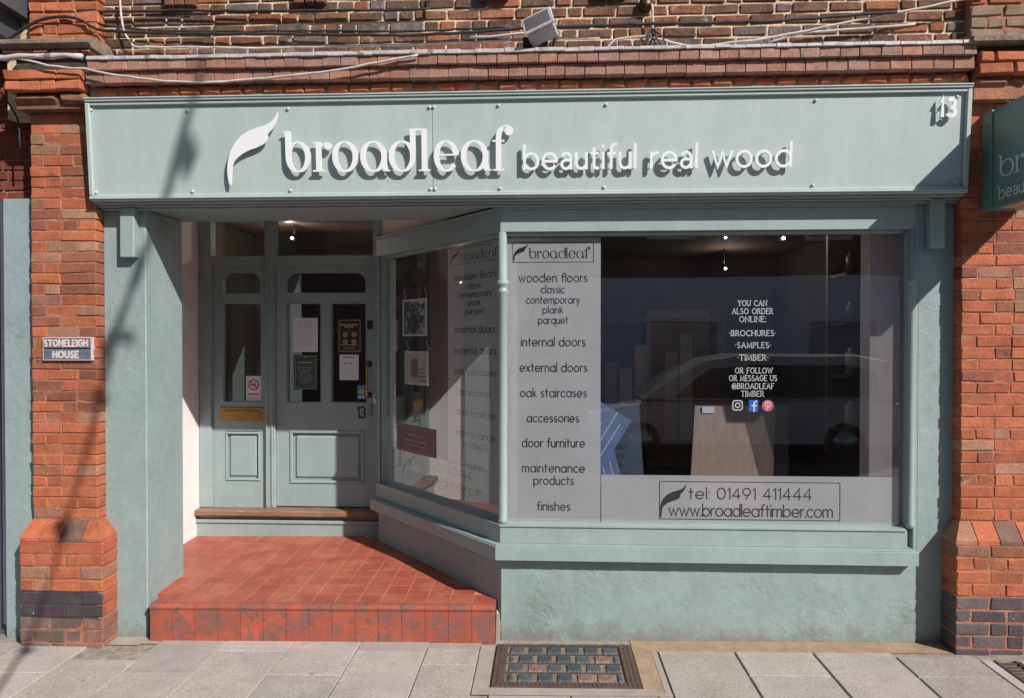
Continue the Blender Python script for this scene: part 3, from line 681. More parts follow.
# beam and soffit behind the fascia
m = MB(); m.cbox((-2.844, -.06, 2.702), (2.50, .50, 2.93), .004); m.cbox((-2.845, -.10, 2.715), (2.50, -.062, 2.78), .003)
m.cbox((-2.843, -.035, 2.688), (2.50, .0, 2.702), .003)
m.build('soffit', M['paint'], S)
m = MB(); m.quad((-3.0, .4, 2.925), (-3.0, 1.5, 2.925), (0.2, 1.5, 2.925), (0.2, .4, 2.925)); m.build('porch_ceiling', M['pink_plaster'], S)
m = MB(); m.box((-3.02, .40, -.1), (-2.925, 1.5, 2.93)); m.box((-2.93, .456, -.1), (-2.75, .47, 2.71)); m.build('porch_wall', M['white_wall'], S)
m = MB(); m.cbox((-2.92, .471, -.1), (-2.862, 1.0, 2.92), .004); m.build('reflection_jamb', M['paint'], S)  # added jamb, hidden from view, trims the white wall's reflection in the side pane

# bay window, front and splayed side share one construction
LS = math.hypot(1.115, 1.283); ex = Vector((1.115 / LS, -1.283 / LS, 0)); ey = Vector((1.283 / LS, 1.115 / LS, 0))
MS = Matrix(((ex.x, ey.x, 0, -.27), (ex.y, ey.y, 0, 0), (0, 0, 1, 0), (0, 0, 0, 1)))
MSI = MS.inverted()
def at_side(px, py, dep=.05):
    return MSI @ on_plane(px, py, MS @ Vector((0, dep, 0)), ey)
# stall riser
m = MB()
NX, NZ = 60, 14     # gently uneven rendered face
def face_grid(mb, x0, x1, z0, z1, y, nx, nz, amp):
    V = [(x0 + (x1 - x0) * i / nx, y + (rnd(-amp, amp) if 0 < i < nx and 0 < j < nz else 0), z0 + (z1 - z0) * j / nz) for j in range(nz + 1) for i in range(nx + 1)]
    mb.add(V, [(j * (nx + 1) + i, j * (nx + 1) + i + 1, (j + 1) * (nx + 1) + i + 1, (j + 1) * (nx + 1) + i) for j in range(nz) for i in range(nx)], smooth=True)
face_grid(m, -.272, 2.29, -.06, .50, 0, 70, 16, .0022)
m.box((-.262, .004, -.06), (2.29, .10, .50))
m.build('stall_riser', M['riser'], S)
m = MB(MS); m.cbox((-1.655, .002, -.06), (-.003, .09, .50), .004); m.build('stall_riser', M['render'], S)
def miter(off):       # where the front line y = off meets the splayed line at the same offset
    k = Vector((-.27, 0, 0)) + ey * off; t_ = (off - k.y) / ex.y
    return k.x + ex.x * t_
RAILS = ((-.075, .06, .487, .572), (-.066, .06, .5722, .579), (-.018, .09, .5792, .684), (-.028, .09, .6842, .699), (-.012, .09, 2.535, 2.672), (-.026, .09, 2.6722, 2.689), (.012, .085, 2.515, 2.5348))
def sash(side_, ends):
    f = MB()
    for (o0, o1, z0, z1), e in zip(RAILS, ends):
        if side_:
            q0 = MS @ Vector((-1.655, o0, 0)); q1 = MS @ Vector((-1.655, o1, 0)); pts = [(q0.x, q0.y), (miter(o0), o0), (miter(o1), o1), (q1.x, q1.y)]
        else: pts = [(miter(o0), o0), (e, o0), (e, o1), (miter(o1), o1)]
        f.prism(pts[::-1], z1, z0, 'xy')
    return f
# side: only what follows from the splay
fs = sash(True, [0] * 7); fs.M = MS
fs.cbox((-1.655, .0, .697), (-1.590, .10, 2.536), .004); fs.cbox((-1.630, -.025, .70), (-1.60, .0, 2.535), .01)
fs.cbox((-1.645, -.034, 2.11), (-1.587, .0, 2.15), .006)
side = fs.build('window_frame', M['paint'], S); bevel(side)
ff = sash(False, (2.262, 2.25, 2.222, 2.212, 2.259, 2.26, 2.20))
ff.cbox((-.286, .02, .70), (-.238, .078, 2.53), .003)  # added corner post, mostly hidden, blocks a sun stripe from reaching the door
ff.cbox((2.226, .02, .697), (2.29, .10, 2.70), .004)
ff.cbox((2.262, .0, .50), (2.288, .1, 2.70), .003)
front = ff.build('window_frame', M['paint'], S); bevel(front)
def column(cx, cy, r, name='column'):
    m = MB()
    m.lathe([(r * 1.15, .70), (r * 1.15, .725), (r, .735), (r, 2.145), (r * 1.25, 2.155), (r * 1.3, 2.168), (r * 1.05, 2.178), (r * 1.05, 2.192), (r * 1.45, 2.203), (r * 1.55, 2.216), (r * 1.35, 2.228), (r * .95, 2.235), (r * .95, 2.535)], cx, cy, 18)
    return m.build('column', M['paint'], S)
column(-.263, .008, .027); column(2.247, .002, .022)
m = MB(); m.lathe([(.024, .70), (.024, 2.52)], -.196, .098, 14); m.build('corner_post', M['white_wall'], S)
# wall over the splayed side, seen above its head
m = MB(MS); m.box((-1.655, .03, 2.690), (-.05, .08, 2.92)); m.build('porch_wall', M['pink_plaster'], S)

GY = .05
m = MB(); m.quad((-.25, GY, .69), (2.235, GY, .69), (2.235, GY, 2.53), (-.25, GY, 2.53)); m.build('glass_pane', M['glass'], front)
m = MB(MS); m.quad((-1.600, GY, .69), (-.01, GY, .69), (-.01, GY, 2.53), (-1.600, GY, 2.53)); m.build('glass_pane', glass_mat('old_plate_glass', base=.26), side)
sx1 = at(600.5, 400, GY + .004).x; zt = at(700, 475.5, GY + .004).z
def vin(mb, x0, x1, z0, z1, y): mb.quad((x0, y, z0), (x1, y, z0), (x1, y, z1), (x0, y, z1))
VY = GY + .004
m = MB(); vin(m, -.246, sx1, .69, 2.505, VY); m.build('frosted_vinyl', M['vinyl'], front)
m = MB(); vin(m, sx1 + .006, at(899, 500, VY).x, .69, zt, VY); m.build('frosted_vinyl', M['vinyl'], front)
m = MB(); vin(m, at(869.5, 400, VY).x, 2.232, zt + .003, 2.512, VY); m.build('pale_film', vinyl_mat('pale_pinkish_film', (.46, .385, .40), .30), front)
# lettering on the front pane
LY = VY - .0012
def P(px, py): p = at(px, py, LY); return p.x, p.z
def line(parent, Mx, PX, text, xl, xr, bl, top, font=GL, w=.0085, gap=.36, mt='black_vinyl', **k):
    x0, z = PX(xl, bl); x1, z1 = PX(xr, bl); xm, zt_ = PX((xl + xr) / 2, top); zb = (z + z1) / 2
    pos, tot = word_width(text, font, gap); s_ = (x1 - x0 - w) / tot; i = 0
    for word in text.split(' '):
        e = i + len(word) - 1; xa = x0 + w / 2 + pos[i] * s_; xb = x0 + w / 2 + (pos[e] + font[word[-1]][0]) * s_
        mb = MB(Mx); text_line(mb, word, font, xa, xb, zb, zt_ - zb, LY, w, gap=gap, **k); mb.build('lettering', M[mt], parent); i = e + 2
def logo_line(mb, x0, x1, z, h, y, thick, thin, depth=.0006):
    tot = 0; pos = []
    for c in 'broadleaf': pos.append(tot); tot += LOGO[c][0] + (.27 if c not in 'd' else .12)
    tot -= .1; s_ = (x1 - x0) / tot
    for c, o in zip('broadleaf', pos): logo_letter(mb, c, x0 + o * s_, s_, z, h, y, thick, thin, depth)
    i = 4; ribbon(mb, [(x0 + (pos[4] + 1.0) * s_, z + 1.40 * h), (x0 + (pos[5] + .2) * s_, z + 1.40 * h)], thin, y, depth)
PRODUCTS = [('wooden floors', 518.6, 587.6, 281.8, 276.3), ('classic', 541, 565, 293, 288), ('contemporary', 526, 580, 303.3, 298.6), ('plank', 542.5, 563.3, 313.2, 308.6), ('parquet', 538, 568.3, 323.6, 318.8),
            ('internal doors', 520.8, 585.5, 346, 340.4), ('external doors', 519.6, 587.4, 371.6, 366), ('oak staircases', 520, 587, 396.9, 391.4), ('accessories', 526.8, 579.2, 422, 416.5),
            ('door furniture', 521.8, 585, 447, 441.4), ('maintenance', 522, 585, 472.2, 466.6), ('products', 533.4, 574, 484.6, 479), ('finishes', 536.9, 570.4, 510.3, 504.9)]
for (tx, xl, xr, bl, tp) in PRODUCTS:
    line(front, None, P, tx, xl, xr, bl, tp, w=.0062 if tx not in ('classic', 'contemporary', 'plank', 'parquet') else .0052)
m = MB(); xa, za = P(512.5, 262.6); xb, zb = P(593.8, 242); frame_rect(m, xa, xb, za, zb, .0035, LY); m.build('logo_border', M['black_vinyl'], front)
m = MB(); xa, za = P(513.5, 261.3); xb, zb = P(528, 243.6); leaf(m, xa, xb, za, zb, LY - .0004, LY); m.build('leaf_emblem', M['black_vinyl'], front)
m = MB(); xa, za = P(530, 258.3); xb, zb = P(590, 250.6); logo_line(m, xa, xb, za, zb - za, LY, .0068, .0022); m.build('lettering', M['black_vinyl'], front)
def contact(parent, Mx, PX, box_px, leaf_px, tel, web):
    m = MB(Mx); xa, za = PX(box_px[0], box_px[3]); xb, zb = PX(box_px[2], box_px[1]); frame_rect(m, xa, xb, za, zb, .0045, LY); m.build('logo_border', M['black_vinyl'], parent)
    m = MB(Mx); xa, za = PX(leaf_px[0], leaf_px[3]); xb, zb = PX(leaf_px[2], leaf_px[1]); leaf(m, xa, xb, za, zb, LY - .0004, LY); m.build('leaf_emblem', M['black_vinyl'], parent)
    return m
contact(front, None, P, (659.2, 482.7, 840.4, 519.2), (659.5, 484, 686, 517.5), None, None)
line(front, None, P, 'tel: 01491 411444', 688.7, 812, 499.3, 492, w=.0068, gap=.34)
line(front, None, P, 'www.broadleaftimber.com', 668.6, 833, 516.6, 508.8, w=.0072, gap=.24)
for (tx, xl, xr, bl) in (('YOU CAN', 737.7, 767, 305.8), ('ALSO ORDER', 732, 773, 313.8), ('ONLINE:', 739.2, 766, 321.8), ('*BROCHURES*', 729, 776, 335.8), ('*SAMPLES*', 735, 771, 347.8), ('*TIMBER*', 737.4, 768.4, 360.2),
                         ('OR FOLLOW', 735, 772.7, 373.2), ('OR MESSAGE US', 729, 777, 380.8), ('@BROADLEAF', 731.7, 774, 388.8), ('TIMBER', 741, 764, 396.4)):
    line(front, None, P, tx, xl, xr, bl, bl - 5.3, CAPS, w=.0042, gap=.34, mt='white_vinyl', serifs=.004)
# three round and square marks under the white lettering
def mark_camera():
    m = MB(); (xa, za), (xb, zb) = P(732.3, 410.3), P(742.8, 400.3); r = .018; cx, cz = (xa + xb) / 2, (za + zb) / 2; hw = (xb - xa) / 2
    def rr(h, rad): return [(cx + sx_ * (h - rad) + rad * math.cos(R(a)), cz + sz_ * (h - rad) + rad * math.sin(R(a))) for sx_, sz_, a0 in ((1, 1, 0), (-1, 1, 90), (-1, -1, 180), (1, -1, 270)) for a in (a0, a0 + 30, a0 + 60, a0 + 90)]
    m.ring(rr(hw, .016), rr(hw - .0065, .011), LY - .0004, LY)
    c = lambda r_: [(cx + r_ * math.cos(2 * math.pi * i / 20), cz + r_ * math.sin(2 * math.pi * i / 20)) for i in range(20)]
    m.ring(c(.017), c(.0105), LY - .0004, LY); m.box((cx + .015, LY - .0004, cz + .015), (cx + .020, LY, cz + .020)); m.build('emblem', M['white_vinyl'], front)
mark_camera()
m = MB(); (xa, za), (xb, zb) = P(748.9, 411.6), P(758.2, 400.0); m.cbox((xa, LY - .0004, za), (xb, LY, zb), 0); m.build('emblem', M['social_blue'], front)
m = MB(); cx = (xa + xb) / 2 + .004
ribbon(m, arc(cx + .013, zb - .024, .014, .015, 80, 180, 6) + [(cx - .001, za + .002)], .0105, LY - .0012, .0006); ribbon(m, [(cx - .014, zb - .036), (cx + .014, zb - .036)], .009, LY - .0012, .0006); m.build('emblem_letter', M['white_vinyl'], front)
m = MB(); cx, cz = P(767.8, 405.6); m.prism([(cx + .036 * math.cos(2 * math.pi * i / 24), cz + .036 * math.sin(2 * math.pi * i / 24)) for i in range(24)], LY - .0004, LY); m.build('emblem', M['social_pink'], front)
m = MB(); ribbon(m, arc(cx, cz + .006, .016, .016, 220, -80, 14), .007, LY - .0012, .0006); ribbon(m, [(cx + .001, cz + .006), (cx - .008, cz - .027)], .007, LY - .0012, .0006); m.build('emblem_letter', M['white_vinyl'], front)

# the same artwork on the splayed side pane
vx0 = at_side(447.5, 400).x
m = MB(MS); vin(m, vx0, -.03, .69, 2.505, VY); m.build('frosted_vinyl', M['vinyl'], side)
m = MB(MS); vin(m, -1.575, vx0 - .005, .69, 1.0, VY); m.build('frosted_vinyl', M['vinyl'], side)
DX = -.235 - (-.03) ; fx0, fx1 = -.235, sx1
def map_side(x): return vx0 + (x - fx0) / (fx1 - fx0) * (-.03 - vx0)
def PS(px, py): x, z = P(px, py); return map_side(x), 1.926 + (z - 1.84) * .89
for (tx, xl, xr, bl, tp) in PRODUCTS:
    line(side, MS, PS, tx, xl, xr, bl, tp, w=.0062 if tx not in ('classic', 'contemporary', 'plank', 'parquet') else .0052)
m = MB(MS); xa, za = PS(512.5, 262.6); xb, zb = PS(593.8, 242); frame_rect(m, xa, xb, za, zb, .0035, LY); m.build('logo_border', M['black_vinyl'], side)
m = MB(MS); xa, za = PS(513.5, 261.3); xb, zb = PS(528, 243.6); leaf(m, xa, xb, za, zb, LY - .0004, LY); m.build('leaf_emblem', M['black_vinyl'], side)
m = MB(MS); xa, za = PS(530, 258.3); xb, zb = PS(590, 250.6); logo_line(m, xa, xb, za, zb - za, LY, .0068, .0022); m.build('lettering', M['black_vinyl'], side)
tx0 = at_side(402.3, 470).x; tx1 = at_side(486.5, 490).x
def PC(px, py): x, z = P(px, py); a = P(659.2, 500)[0]; b = P(840.4, 500)[0]; return tx0 + (x - a) / (b - a) * (tx1 - tx0), .783 + (z - P(700, 519.2)[1]) * .89
contact(side, MS, PC, (659.2, 482.7, 840.4, 519.2), (659.5, 484, 686, 517.5), None, None)
line(side, MS, PC, 'tel: 01491 411444', 688.7, 812, 499.3, 492, w=.0068, gap=.34)
line(side, MS, PC, 'www.broadleaftimber.com', 668.6, 833, 516.6, 508.8, w=.0072, gap=.24)
m = MB(MS); m.box((-1.588, GY + .02, .99), (-1.535, GY + .05, 2.51)); m.build('inner_trim', M['white_wall'], side)

# ------------------------------------------------------------------ entrance: transom, sidelight, door
DY = 1.42
t2 = MB()
for (a, b) in ((-2.92, -2.815), (-2.355, -2.268), (-1.43, -1.355)): t2.cbox((a, DY - .03, .44), (b, DY + .07, 2.93), .006)
for xx in (-2.335, -2.29): t2.cbox((xx - .008, DY - .042, .46), (xx + .008, DY - .03, 2.9), .004)
t2.cbox((-2.817, DY - .022, 2.497), (-2.353, DY + .07, 2.562), .005); t2.cbox((-2.27, DY - .022, 2.492), (-1.428, DY + .07, 2.56), .005)
t2.cbox((-2.816, DY - .034, 2.545), (-2.356, DY - .02, 2.566), .004); t2.cbox((-2.267, DY - .034, 2.545), (-1.431, DY - .02, 2.566), .004)
t2.cbox((-2.817, DY - .02, 2.86), (-2.353, DY + .07, 2.93), .004); t2.cbox((-2.27, DY - .02, 2.86), (-1.428, DY + .07, 2.93), .004)
t2.cbox((-1.375, 1.25, .44), (-1.315, DY - .031, 2.93), .004)
scr = t2.build('door_frame', M['paint'], S)
m = MB(); m.quad((-2.82, DY + .03, 2.55), (-2.35, DY + .03, 2.55), (-2.35, DY + .03, 2.88), (-2.82, DY + .03, 2.88)); m.build('transom_glass', M['glass'], scr)
m = MB(); m.quad((-2.275, DY + .03, 2.55), (-1.42, DY + .03, 2.55), (-1.42, DY + .03, 2.88), (-2.275, DY + .03, 2.88)); m.build('transom_glass', M['glass'], scr)
def leaf_frame(mb, x0, x1, z0, z1, y0, y1, openings, panel=None):
    # a panelled leaf: solid between its openings (x0,x1,z0,z1), built from stiles and rails; the rails run between measured lines
    zs = sorted({z0, z1} | {o[2] for o in openings} | {o[3] for o in openings})
    for za, zb in zip(zs, zs[1:]):
        xs = [x0]
        for o in sorted(openings):
            if o[2] <= za + 1e-6 and o[3] >= zb - 1e-6: xs += [o[0], o[1]]
        xs.append(x1)
        for k in range(0, len(xs), 2): mb.box((xs[k], y0, za), (xs[k + 1], y1, zb))
def shoulders(mb, o, y0, y1, w=.055, h=.06):      # the shaped top corners of the small lights
    a, b, z0, z1 = o
    for sx_, cx in ((1, a), (-1, b)):
        pts = [(cx, z1), (cx, z1 - h)] + [(cx + sx_ * (w - (w * .75) * math.cos(R(q))), z1 - h + (h * .80) * math.sin(R(q))) for q in range(50, 91, 10)] + [(cx + sx_ * w, z1 - h * .12), (cx + sx_ * w, z1)]
        mb.prism(pts if sx_ < 0 else pts[::-1], y0, y1)
def moulding(mb, a, b, z0, z1, y, w=.028, d=.014):   # bolection round an opening
    def bar(lo, hi): mb.cbox(lo, hi, .006)
    bar((a - w, y - d, z0 - w), (b + w, y + .004, z0)); bar((a - w, y - d, z1), (b + w, y + .004, z1 + w)); bar((a - w, y - d, z0), (a, y + .004, z1)); bar((b, y - d, z0), (b + w, y + .004, z1))
# sidelight
sl = MB(); o1, o2, o3 = (-2.722, -2.402, 2.252, 2.428), (-2.725, -2.398, 1.335, 2.165), (-2.70, -2.41, .66, 1.085)
leaf_frame(sl, -2.815, -2.355, .44, 2.497, DY, DY + .045, [o1, o2, o3]); shoulders(sl, o1, DY - .001, DY + .04)
moulding(sl, -2.685, -2.425, .685, 1.06, DY + .002, .02, .012); sl.box((-2.70, DY + .018, .66), (-2.41, DY + .03, 1.085)); sl.cbox((-2.672, DY + .004, .70), (-2.438, DY + .024, 1.045), .01)
sl = sl.build('sidelight', M['paint'], S)
m = MB(); m.quad((-2.74, DY + .028, 1.32), (-2.38, DY + .028, 1.32), (-2.38, DY + .028, 2.45), (-2.74, DY + .028, 2.45)); m.build('sidelight_glass', M['glass'], sl)
m = MB(); m.cbox((-2.752, DY - .014, 1.172), (-2.356, DY + .002, 1.29), .005); lp = m.build('letter_plate', M['brass_plate'], sl)
m = MB(); m.cbox((-2.705, DY - .022, 1.20), (-2.405, DY - .013, 1.262), .004); m.build('letter_flap', M['brass'], lp)
# door
d = MB(); D0 = DY + .004; q1, q2, q3, q4 = (-2.178, -1.501, 2.257, 2.425), (-2.172, -1.888, 1.335, 2.164), (-1.793, -1.502, 1.335, 2.164), (-2.145, -1.52, .65, 1.095)
leaf_frame(d, -2.266, -1.432, .452, 2.490, D0, D0 + .045, [q1, q2, q3, q4]); shoulders(d, q1, D0 - .001, D0 + .04)
moulding(d, -2.125, -1.54, .672, 1.07, D0 + .002, .026, .014); d.box((-2.145, D0 + .02, .65), (-1.52, D0 + .03, 1.095)); d.cbox((-2.105, D0 + .004, .692), (-1.56, D0 + .026, 1.05), .012)
for o in (q2, q3): moulding(d, o[0], o[1], o[2], o[3], D0 + .001, .010, .006)
door = d.build('door', M['paint'], S)
m = MB(); m.quad((-2.19, DY + .032, 1.32), (-1.49, DY + .032, 1.32), (-1.49, DY + .032, 2.45), (-2.19, DY + .032, 2.45)); m.build('door_glass', M['glass'], door)
m = MB(); m.tube([(-1.478, D0 - .001, 1.655), (-1.478, D0 - .05, 1.655), (-1.478, D0 - .055, 1.64), (-1.478, D0 - .055, 1.41), (-1.478, D0 - .05, 1.395), (-1.478, D0 - .001, 1.395)], .009, 8); hd = m.build('handle', M['brass'], door)
for z in (1.655, 1.395):
    m = MB(); m.lathe([(.022, D0 - .012), (.026, D0 - .004), (.028, D0 + .001)], -1.474, z, 14, 'y'); m.build('handle_rose', M['dark_bronze'], door)
m = MB(); m.cbox((-1.487, D0 - .012, 1.95), (-1.443, D0, 2.02), .008); m.build('lock', M['dark_bronze'], door)
m = MB(); m.cbox((-1.478, D0 - .014, 1.225), (-1.442, D0, 1.315), .012); m.build('lock', M['steel'], door)
m = MB(); m.cbox((-1.422, DY - .056, 1.33), (-1.382, DY - .03, 1.405), .008); kb = m.build('door_bell', M['white'], scr)
m = MB(); m.lathe([(.010, DY - .064), (.012, DY - .056)], -1.402, 1.382, 12, 'y'); m.build('bell_button', M['black'], kb)
for ch, xx in (('1', -1.572), ('3', -1.548)):
    m = MB(); x1 = xx + (.014 if ch == '1' else .042)
    text_line(m, ch, GL, xx, x1, 1.203, .061, D0 - .006, .011, .006); m.build('number', M['dark_bronze'], door)
m = MB(); m.cbox((-2.925, 1.30, .385), (-1.33, 1.50, .44), .012); m.build('threshold', M['door_wood'], S)
m = MB(); m.cbox((-2.925, 1.345, .15), (-1.30, 1.5, .325), .004); m.cbox((-2.925, 1.33, .322), (-1.32, 1.5, .352), .006); m.box((-2.925, 1.37, .35), (-1.32, 1.5, .39)); m.build('threshold_riser', M['paint'], S)

# ------------------------------------------------------------------ red tiled step
ST = thing('entrance_step', (-1.4, .6, -.05), 'red tiled entrance step in front of the recessed shop door', 'step')
def sz(x, y=0): return .012 * (x + .3) + .030 * max(0, y)
def tile_tone(k=1):
    v = rnd(.90, 1.08) * k; return (.385 * v, .092 * v * rnd(.95, 1.06), .058 * v)
m = MB(); TP = .1475
def tbox(mb, lo, hi, ch, **k):
    q = MB(); q.cbox(lo, hi, ch, **({})); mb.add([(p[0], p[1], p[2] + sz(p[0], p[1])) for p in q.v], q.f, **k)
nx = 15; xs0 = -.305 - nx * TP
y = -.115 + .03
row = 0
ys = [-.085] + [-.0 + .1475 * k for k in range(1, 10)]
ys = [-.030, .118] + [.118 + .1475 * k for k in range(1, 10)]
for j, (ya, yb) in enumerate(zip(ys, ys[1:])):
    for i in range(nx + 4):
        xb = -.305 - i * TP; xa = xb - TP
        if j == 0 and i >= nx: continue
        if xa > -.285 - (yb) * .869 + .03: continue
        tbox(m, (xa + .0017, ya + .0017, .17), (xb - .0017, yb - .0017, .2 + rnd(-.0008, .0008)), .0025, col=tile_tone())
m.build('tread', M['tile'], ST)
m = MB()
for i in range(nx):       # bullnosed front edge and riser tiles
    xb = -.305 - i * TP; xa = xb - TP; c = tile_tone(.98)
    prof = [(-.031, .1995), (-.052, .198), (-.064, .191), (-.069, .178), (-.066, .166), (-.060, .158), (-.058, -.10), (.0, -.10), (.0, .199)]
    V = []
    for xx in (xa + .0013, xb - .0013):
        for (py_, pz) in prof: V.append((xx, py_, pz + (sz(xx) if pz > 0 else 0)))
    n = len(prof); F = [tuple(range(n)), tuple(range(2 * n - 1, n - 1, -1))] + [((k + 1) % n, k, n + k, n + (k + 1) % n) for k in range(n)]
    m.add(V, F, col=c)
m.build('riser', M['riser_tile'], ST)
m = MB()
V = [(x, y_, z + sz(x, y_)) for (x, y_) in ((-2.515, -.050), (-.308, -.050), (-.308, 0.02), (-1.36, 1.40), (-2.93, 1.40), (-2.93, .40), (-2.515, .40)) for z in (-.2, .1965)]
n = 7; m.add(V, [tuple(2 * i + 1 for i in range(n)), tuple(2 * i for i in range(n - 1, -1, -1))] + [(2 * i, 2 * ((i + 1) % n), 2 * ((i + 1) % n) + 1, 2 * i + 1) for i in range(n)])
m.build('bed', M['grout'], ST)
m = MB()
m.prism([(-.303, -.06), (-.278, -.06), (-.275, .06), (-.285, .13), (-.30, .15)], -.04, .01, 'xz'); m.build('broken_mortar', M['cement'], ST)

# ------------------------------------------------------------------ fascia sign
ang = math.atan2(.045, .635)
MF = Matrix.Translation((0, -.118, 2.727)) @ Matrix.Rotation(ang, 4, 'X')
MFI = MF.inverted(); fn = MF.to_3x3() @ Vector((0, 1, 0))
def at_f(px, py, off): 
    q = MFI @ on_plane(px, py, MF @ Vector((0, -off, 0)), fn); return q.x, q.z
FS = thing('fascia_sign', (-.17, -.1, 2.72), 'long pale green fascia board with raised white lettering over the shop window', 'sign')
X0, X1, H = -2.842, 2.495, .638
m = MB(MF)
xs = [X0 + .03, at_f(432.7, 150, 0)[0], X1 - .03]
m.box((xs[0], .0, .03), (xs[1] - .0015, .03, .59)); m.box((xs[1] + .0015, .0, .03), (xs[2], .03, .59)); m.build('panel', M['fascia'], FS)
m = MB(MF)
m.cbox((X0, -.022, .0), (X1, .12, .036), .004); m.cbox((X0 + .002, -.030, .010), (X1 - .002, -.02, .022), .003)
m.cbox((X0, -.024, .036), (X0 + .028, .12, .60), .004); m.cbox((X1 - .028, -.024, .036), (X1, .12, .60), .004)
m.cbox((X0, -.020, .582), (X1, .12, .603), .004); m.cbox((X0, -.030, .6032), (X1, .14, .617), .004); m.cbox((X0 - .002, -.036, .6172), (X1 + .002, .15, .628), .004)
m.box((X0 + .01, .03, .02), (X1 - .01, .11, .60))
m.build('frame', M['fascia'], FS)
for (px, py) in ((91.5, 110), (188, 110.5), (288, 109), (429.5, 107.3), (433.9, 107.2), (498.5, 105.5), (606, 104.8), (815.5, 100.5), (957, 97), (96.5, 192.5), (193, 192.5), (290.8, 192), (430.7, 190.8), (435.3, 190.8), (500, 189.5), (604, 188), (812.5, 186.5), (955, 182)):
    x, z = at_f(px, py, 0); z = min(max(z, .055), .565)
    m = MB(MF); m.lathe([(.0105, .0), (.0105, -.004), (.008, -.010), (.003, -.012)], x, z, 10, 'y'); m.build('screw', M['screw'], FS)
OFF = .032
def fx(px, py): return at_f(px, py, OFF)
zb = fx(400, 171)[1]; hx = fx(400, 141.6)[1] - zb
for ch, xl, xr in (('b', 288.5, 308), ('r', 317, 331), ('o', 335, 355.5), ('a', 363, 388), ('d', 391.5, 413), ('l', 421, 428), ('e', 436.5, 456), ('a', 463.5, 489.5), ('f', 496, 508)):
    z = fx((xl + xr) / 2, 171.6 - (xl - 288) * .0055)[1]
    m = MB(MF); x0 = fx(xl, 160)[0]; x1 = fx(xr, 160)[0]; sx_ = (x1 - x0) / LOGO[ch][0]
    logo_letter(m, ch, x0, sx_, z, hx, -OFF - .004, .033, .0095, .012)
    if ch == 'd': ribbon(m, [(x1 - .018, z + 1.40 * hx), (fx(421, 160)[0] + .03, z + 1.40 * hx)], .011, -OFF - .004, .007)
    for pz in (.12, .8):     # stand-off pins
        m.lathe([(.003, .001), (.003, -OFF + .008)], x0 + (0.08 if ch in 'rlf' else 0) * sx_ + .002, z + pz * hx, 6, 'y')
    m.build('letter', M['white'], FS)
def sans_word(text, xl, xr, bl, xh):
    x0, z = fx(xl, bl); x1, _ = fx(xr, bl); h = fx((xl + xr) / 2, bl - xh)[1] - fx((xl + xr) / 2, bl)[1]
    pos, tot = word_width(text, GL_T1, .36); s_ = (x1 - x0 - .02) / tot
    for ch, o in zip(text, pos):
        m = MB(MF); text_line(m, ch, GL_T1, x0 + .01 + o * s_, x0 + .01 + (o + max(GL_T1[ch][0], .001)) * s_, z, h, -OFF - .004, .0165, .013, gap=.36)
        for st in GL_T1[ch][1][:1]:
            m.lathe([(.003, .001), (.003, -OFF + .014)], x0 + .01 + (o + st[-1][0]) * s_, z + st[-1][1] * h + (.012 if st[-1][1] < .5 else -.012), 6, 'y')
        m.build('letter', M['white'], FS)
sans_word('beautiful', 522.8, 636.6, 169.2, 15.4); sans_word('real', 649.5, 697.8, 168, 15.4); sans_word('wood', 711, 792, 167, 15.4)
for ch, xl, xr in (('1', 939.5, 944.2), ('3', 946, 957)):
    m = MB(MF); x0, z = fx(xl, 117.5); x1, z1 = fx(xr, 97.5); text_line(m, ch, GL, x0 + .008, x1 - .008, z + .008, (z1 - z - .016) / 1.5, -OFF - .004, .021, .012); m.lathe([(.003, .001), (.003, -OFF + .008)], x1 - .01, z + .05, 6, 'y'); m.build('number', M['white'], FS)
m = MB(MF); xa, za = fx(228, 184.7); xb, zt2 = fx(278, 112); leaf(m, xa, xb, za, zt2, -OFF - .004, -OFF + .004)
for q in ((.25, .45), (.6, .7)): m.lathe([(.003, .001), (.003, -OFF + .004)], xa + q[0] * (xb - xa), za + q[1] * (zt2 - za), 6, 'y')
m.build('leaf_emblem', M['white'], FS)

# ------------------------------------------------------------------ projecting sign on the right
PS_ = thing('projecting_sign', (2.75, -.6, 2.62), 'dark teal projecting sign box on the right brick pier, seen edge on', 'sign')
sx0, sx1_, sy0, sy1, sz0, sz1 = 2.622, 2.825, -.66, -.082, 2.625, 3.20
m = MB(); m.cbox((sx0, sy0, sz0), (sx1_, sy1, sz1), .004); m.cbox((sx0 - .012, -.170, sz0 - .005), (sx0 + .02, -.078, sz1 + .003), .003); m.build('box', M['sign_teal'], PS_)
m = MB(); m.box((sx0 - .004, sy0 + .02, sz0 + .02), (sx0, -.19, sz1 - .02)); m.build('face', M['sign_teal'], PS_)
m = MB(); m.box((sx0 + .012, sy0 + .02, sz0 - .004), (sx1_ - .012, -.2, sz0 - .0005)); m.build('underside', M['plywood'], PS_)
MP = Matrix.Translation((sx0 - .006, 0, 0)) @ Matrix(((0, 1, 0, 0), (-1, 0, 0, 0), (0, 0, 1, 0), (0, 0, 0, 1)))
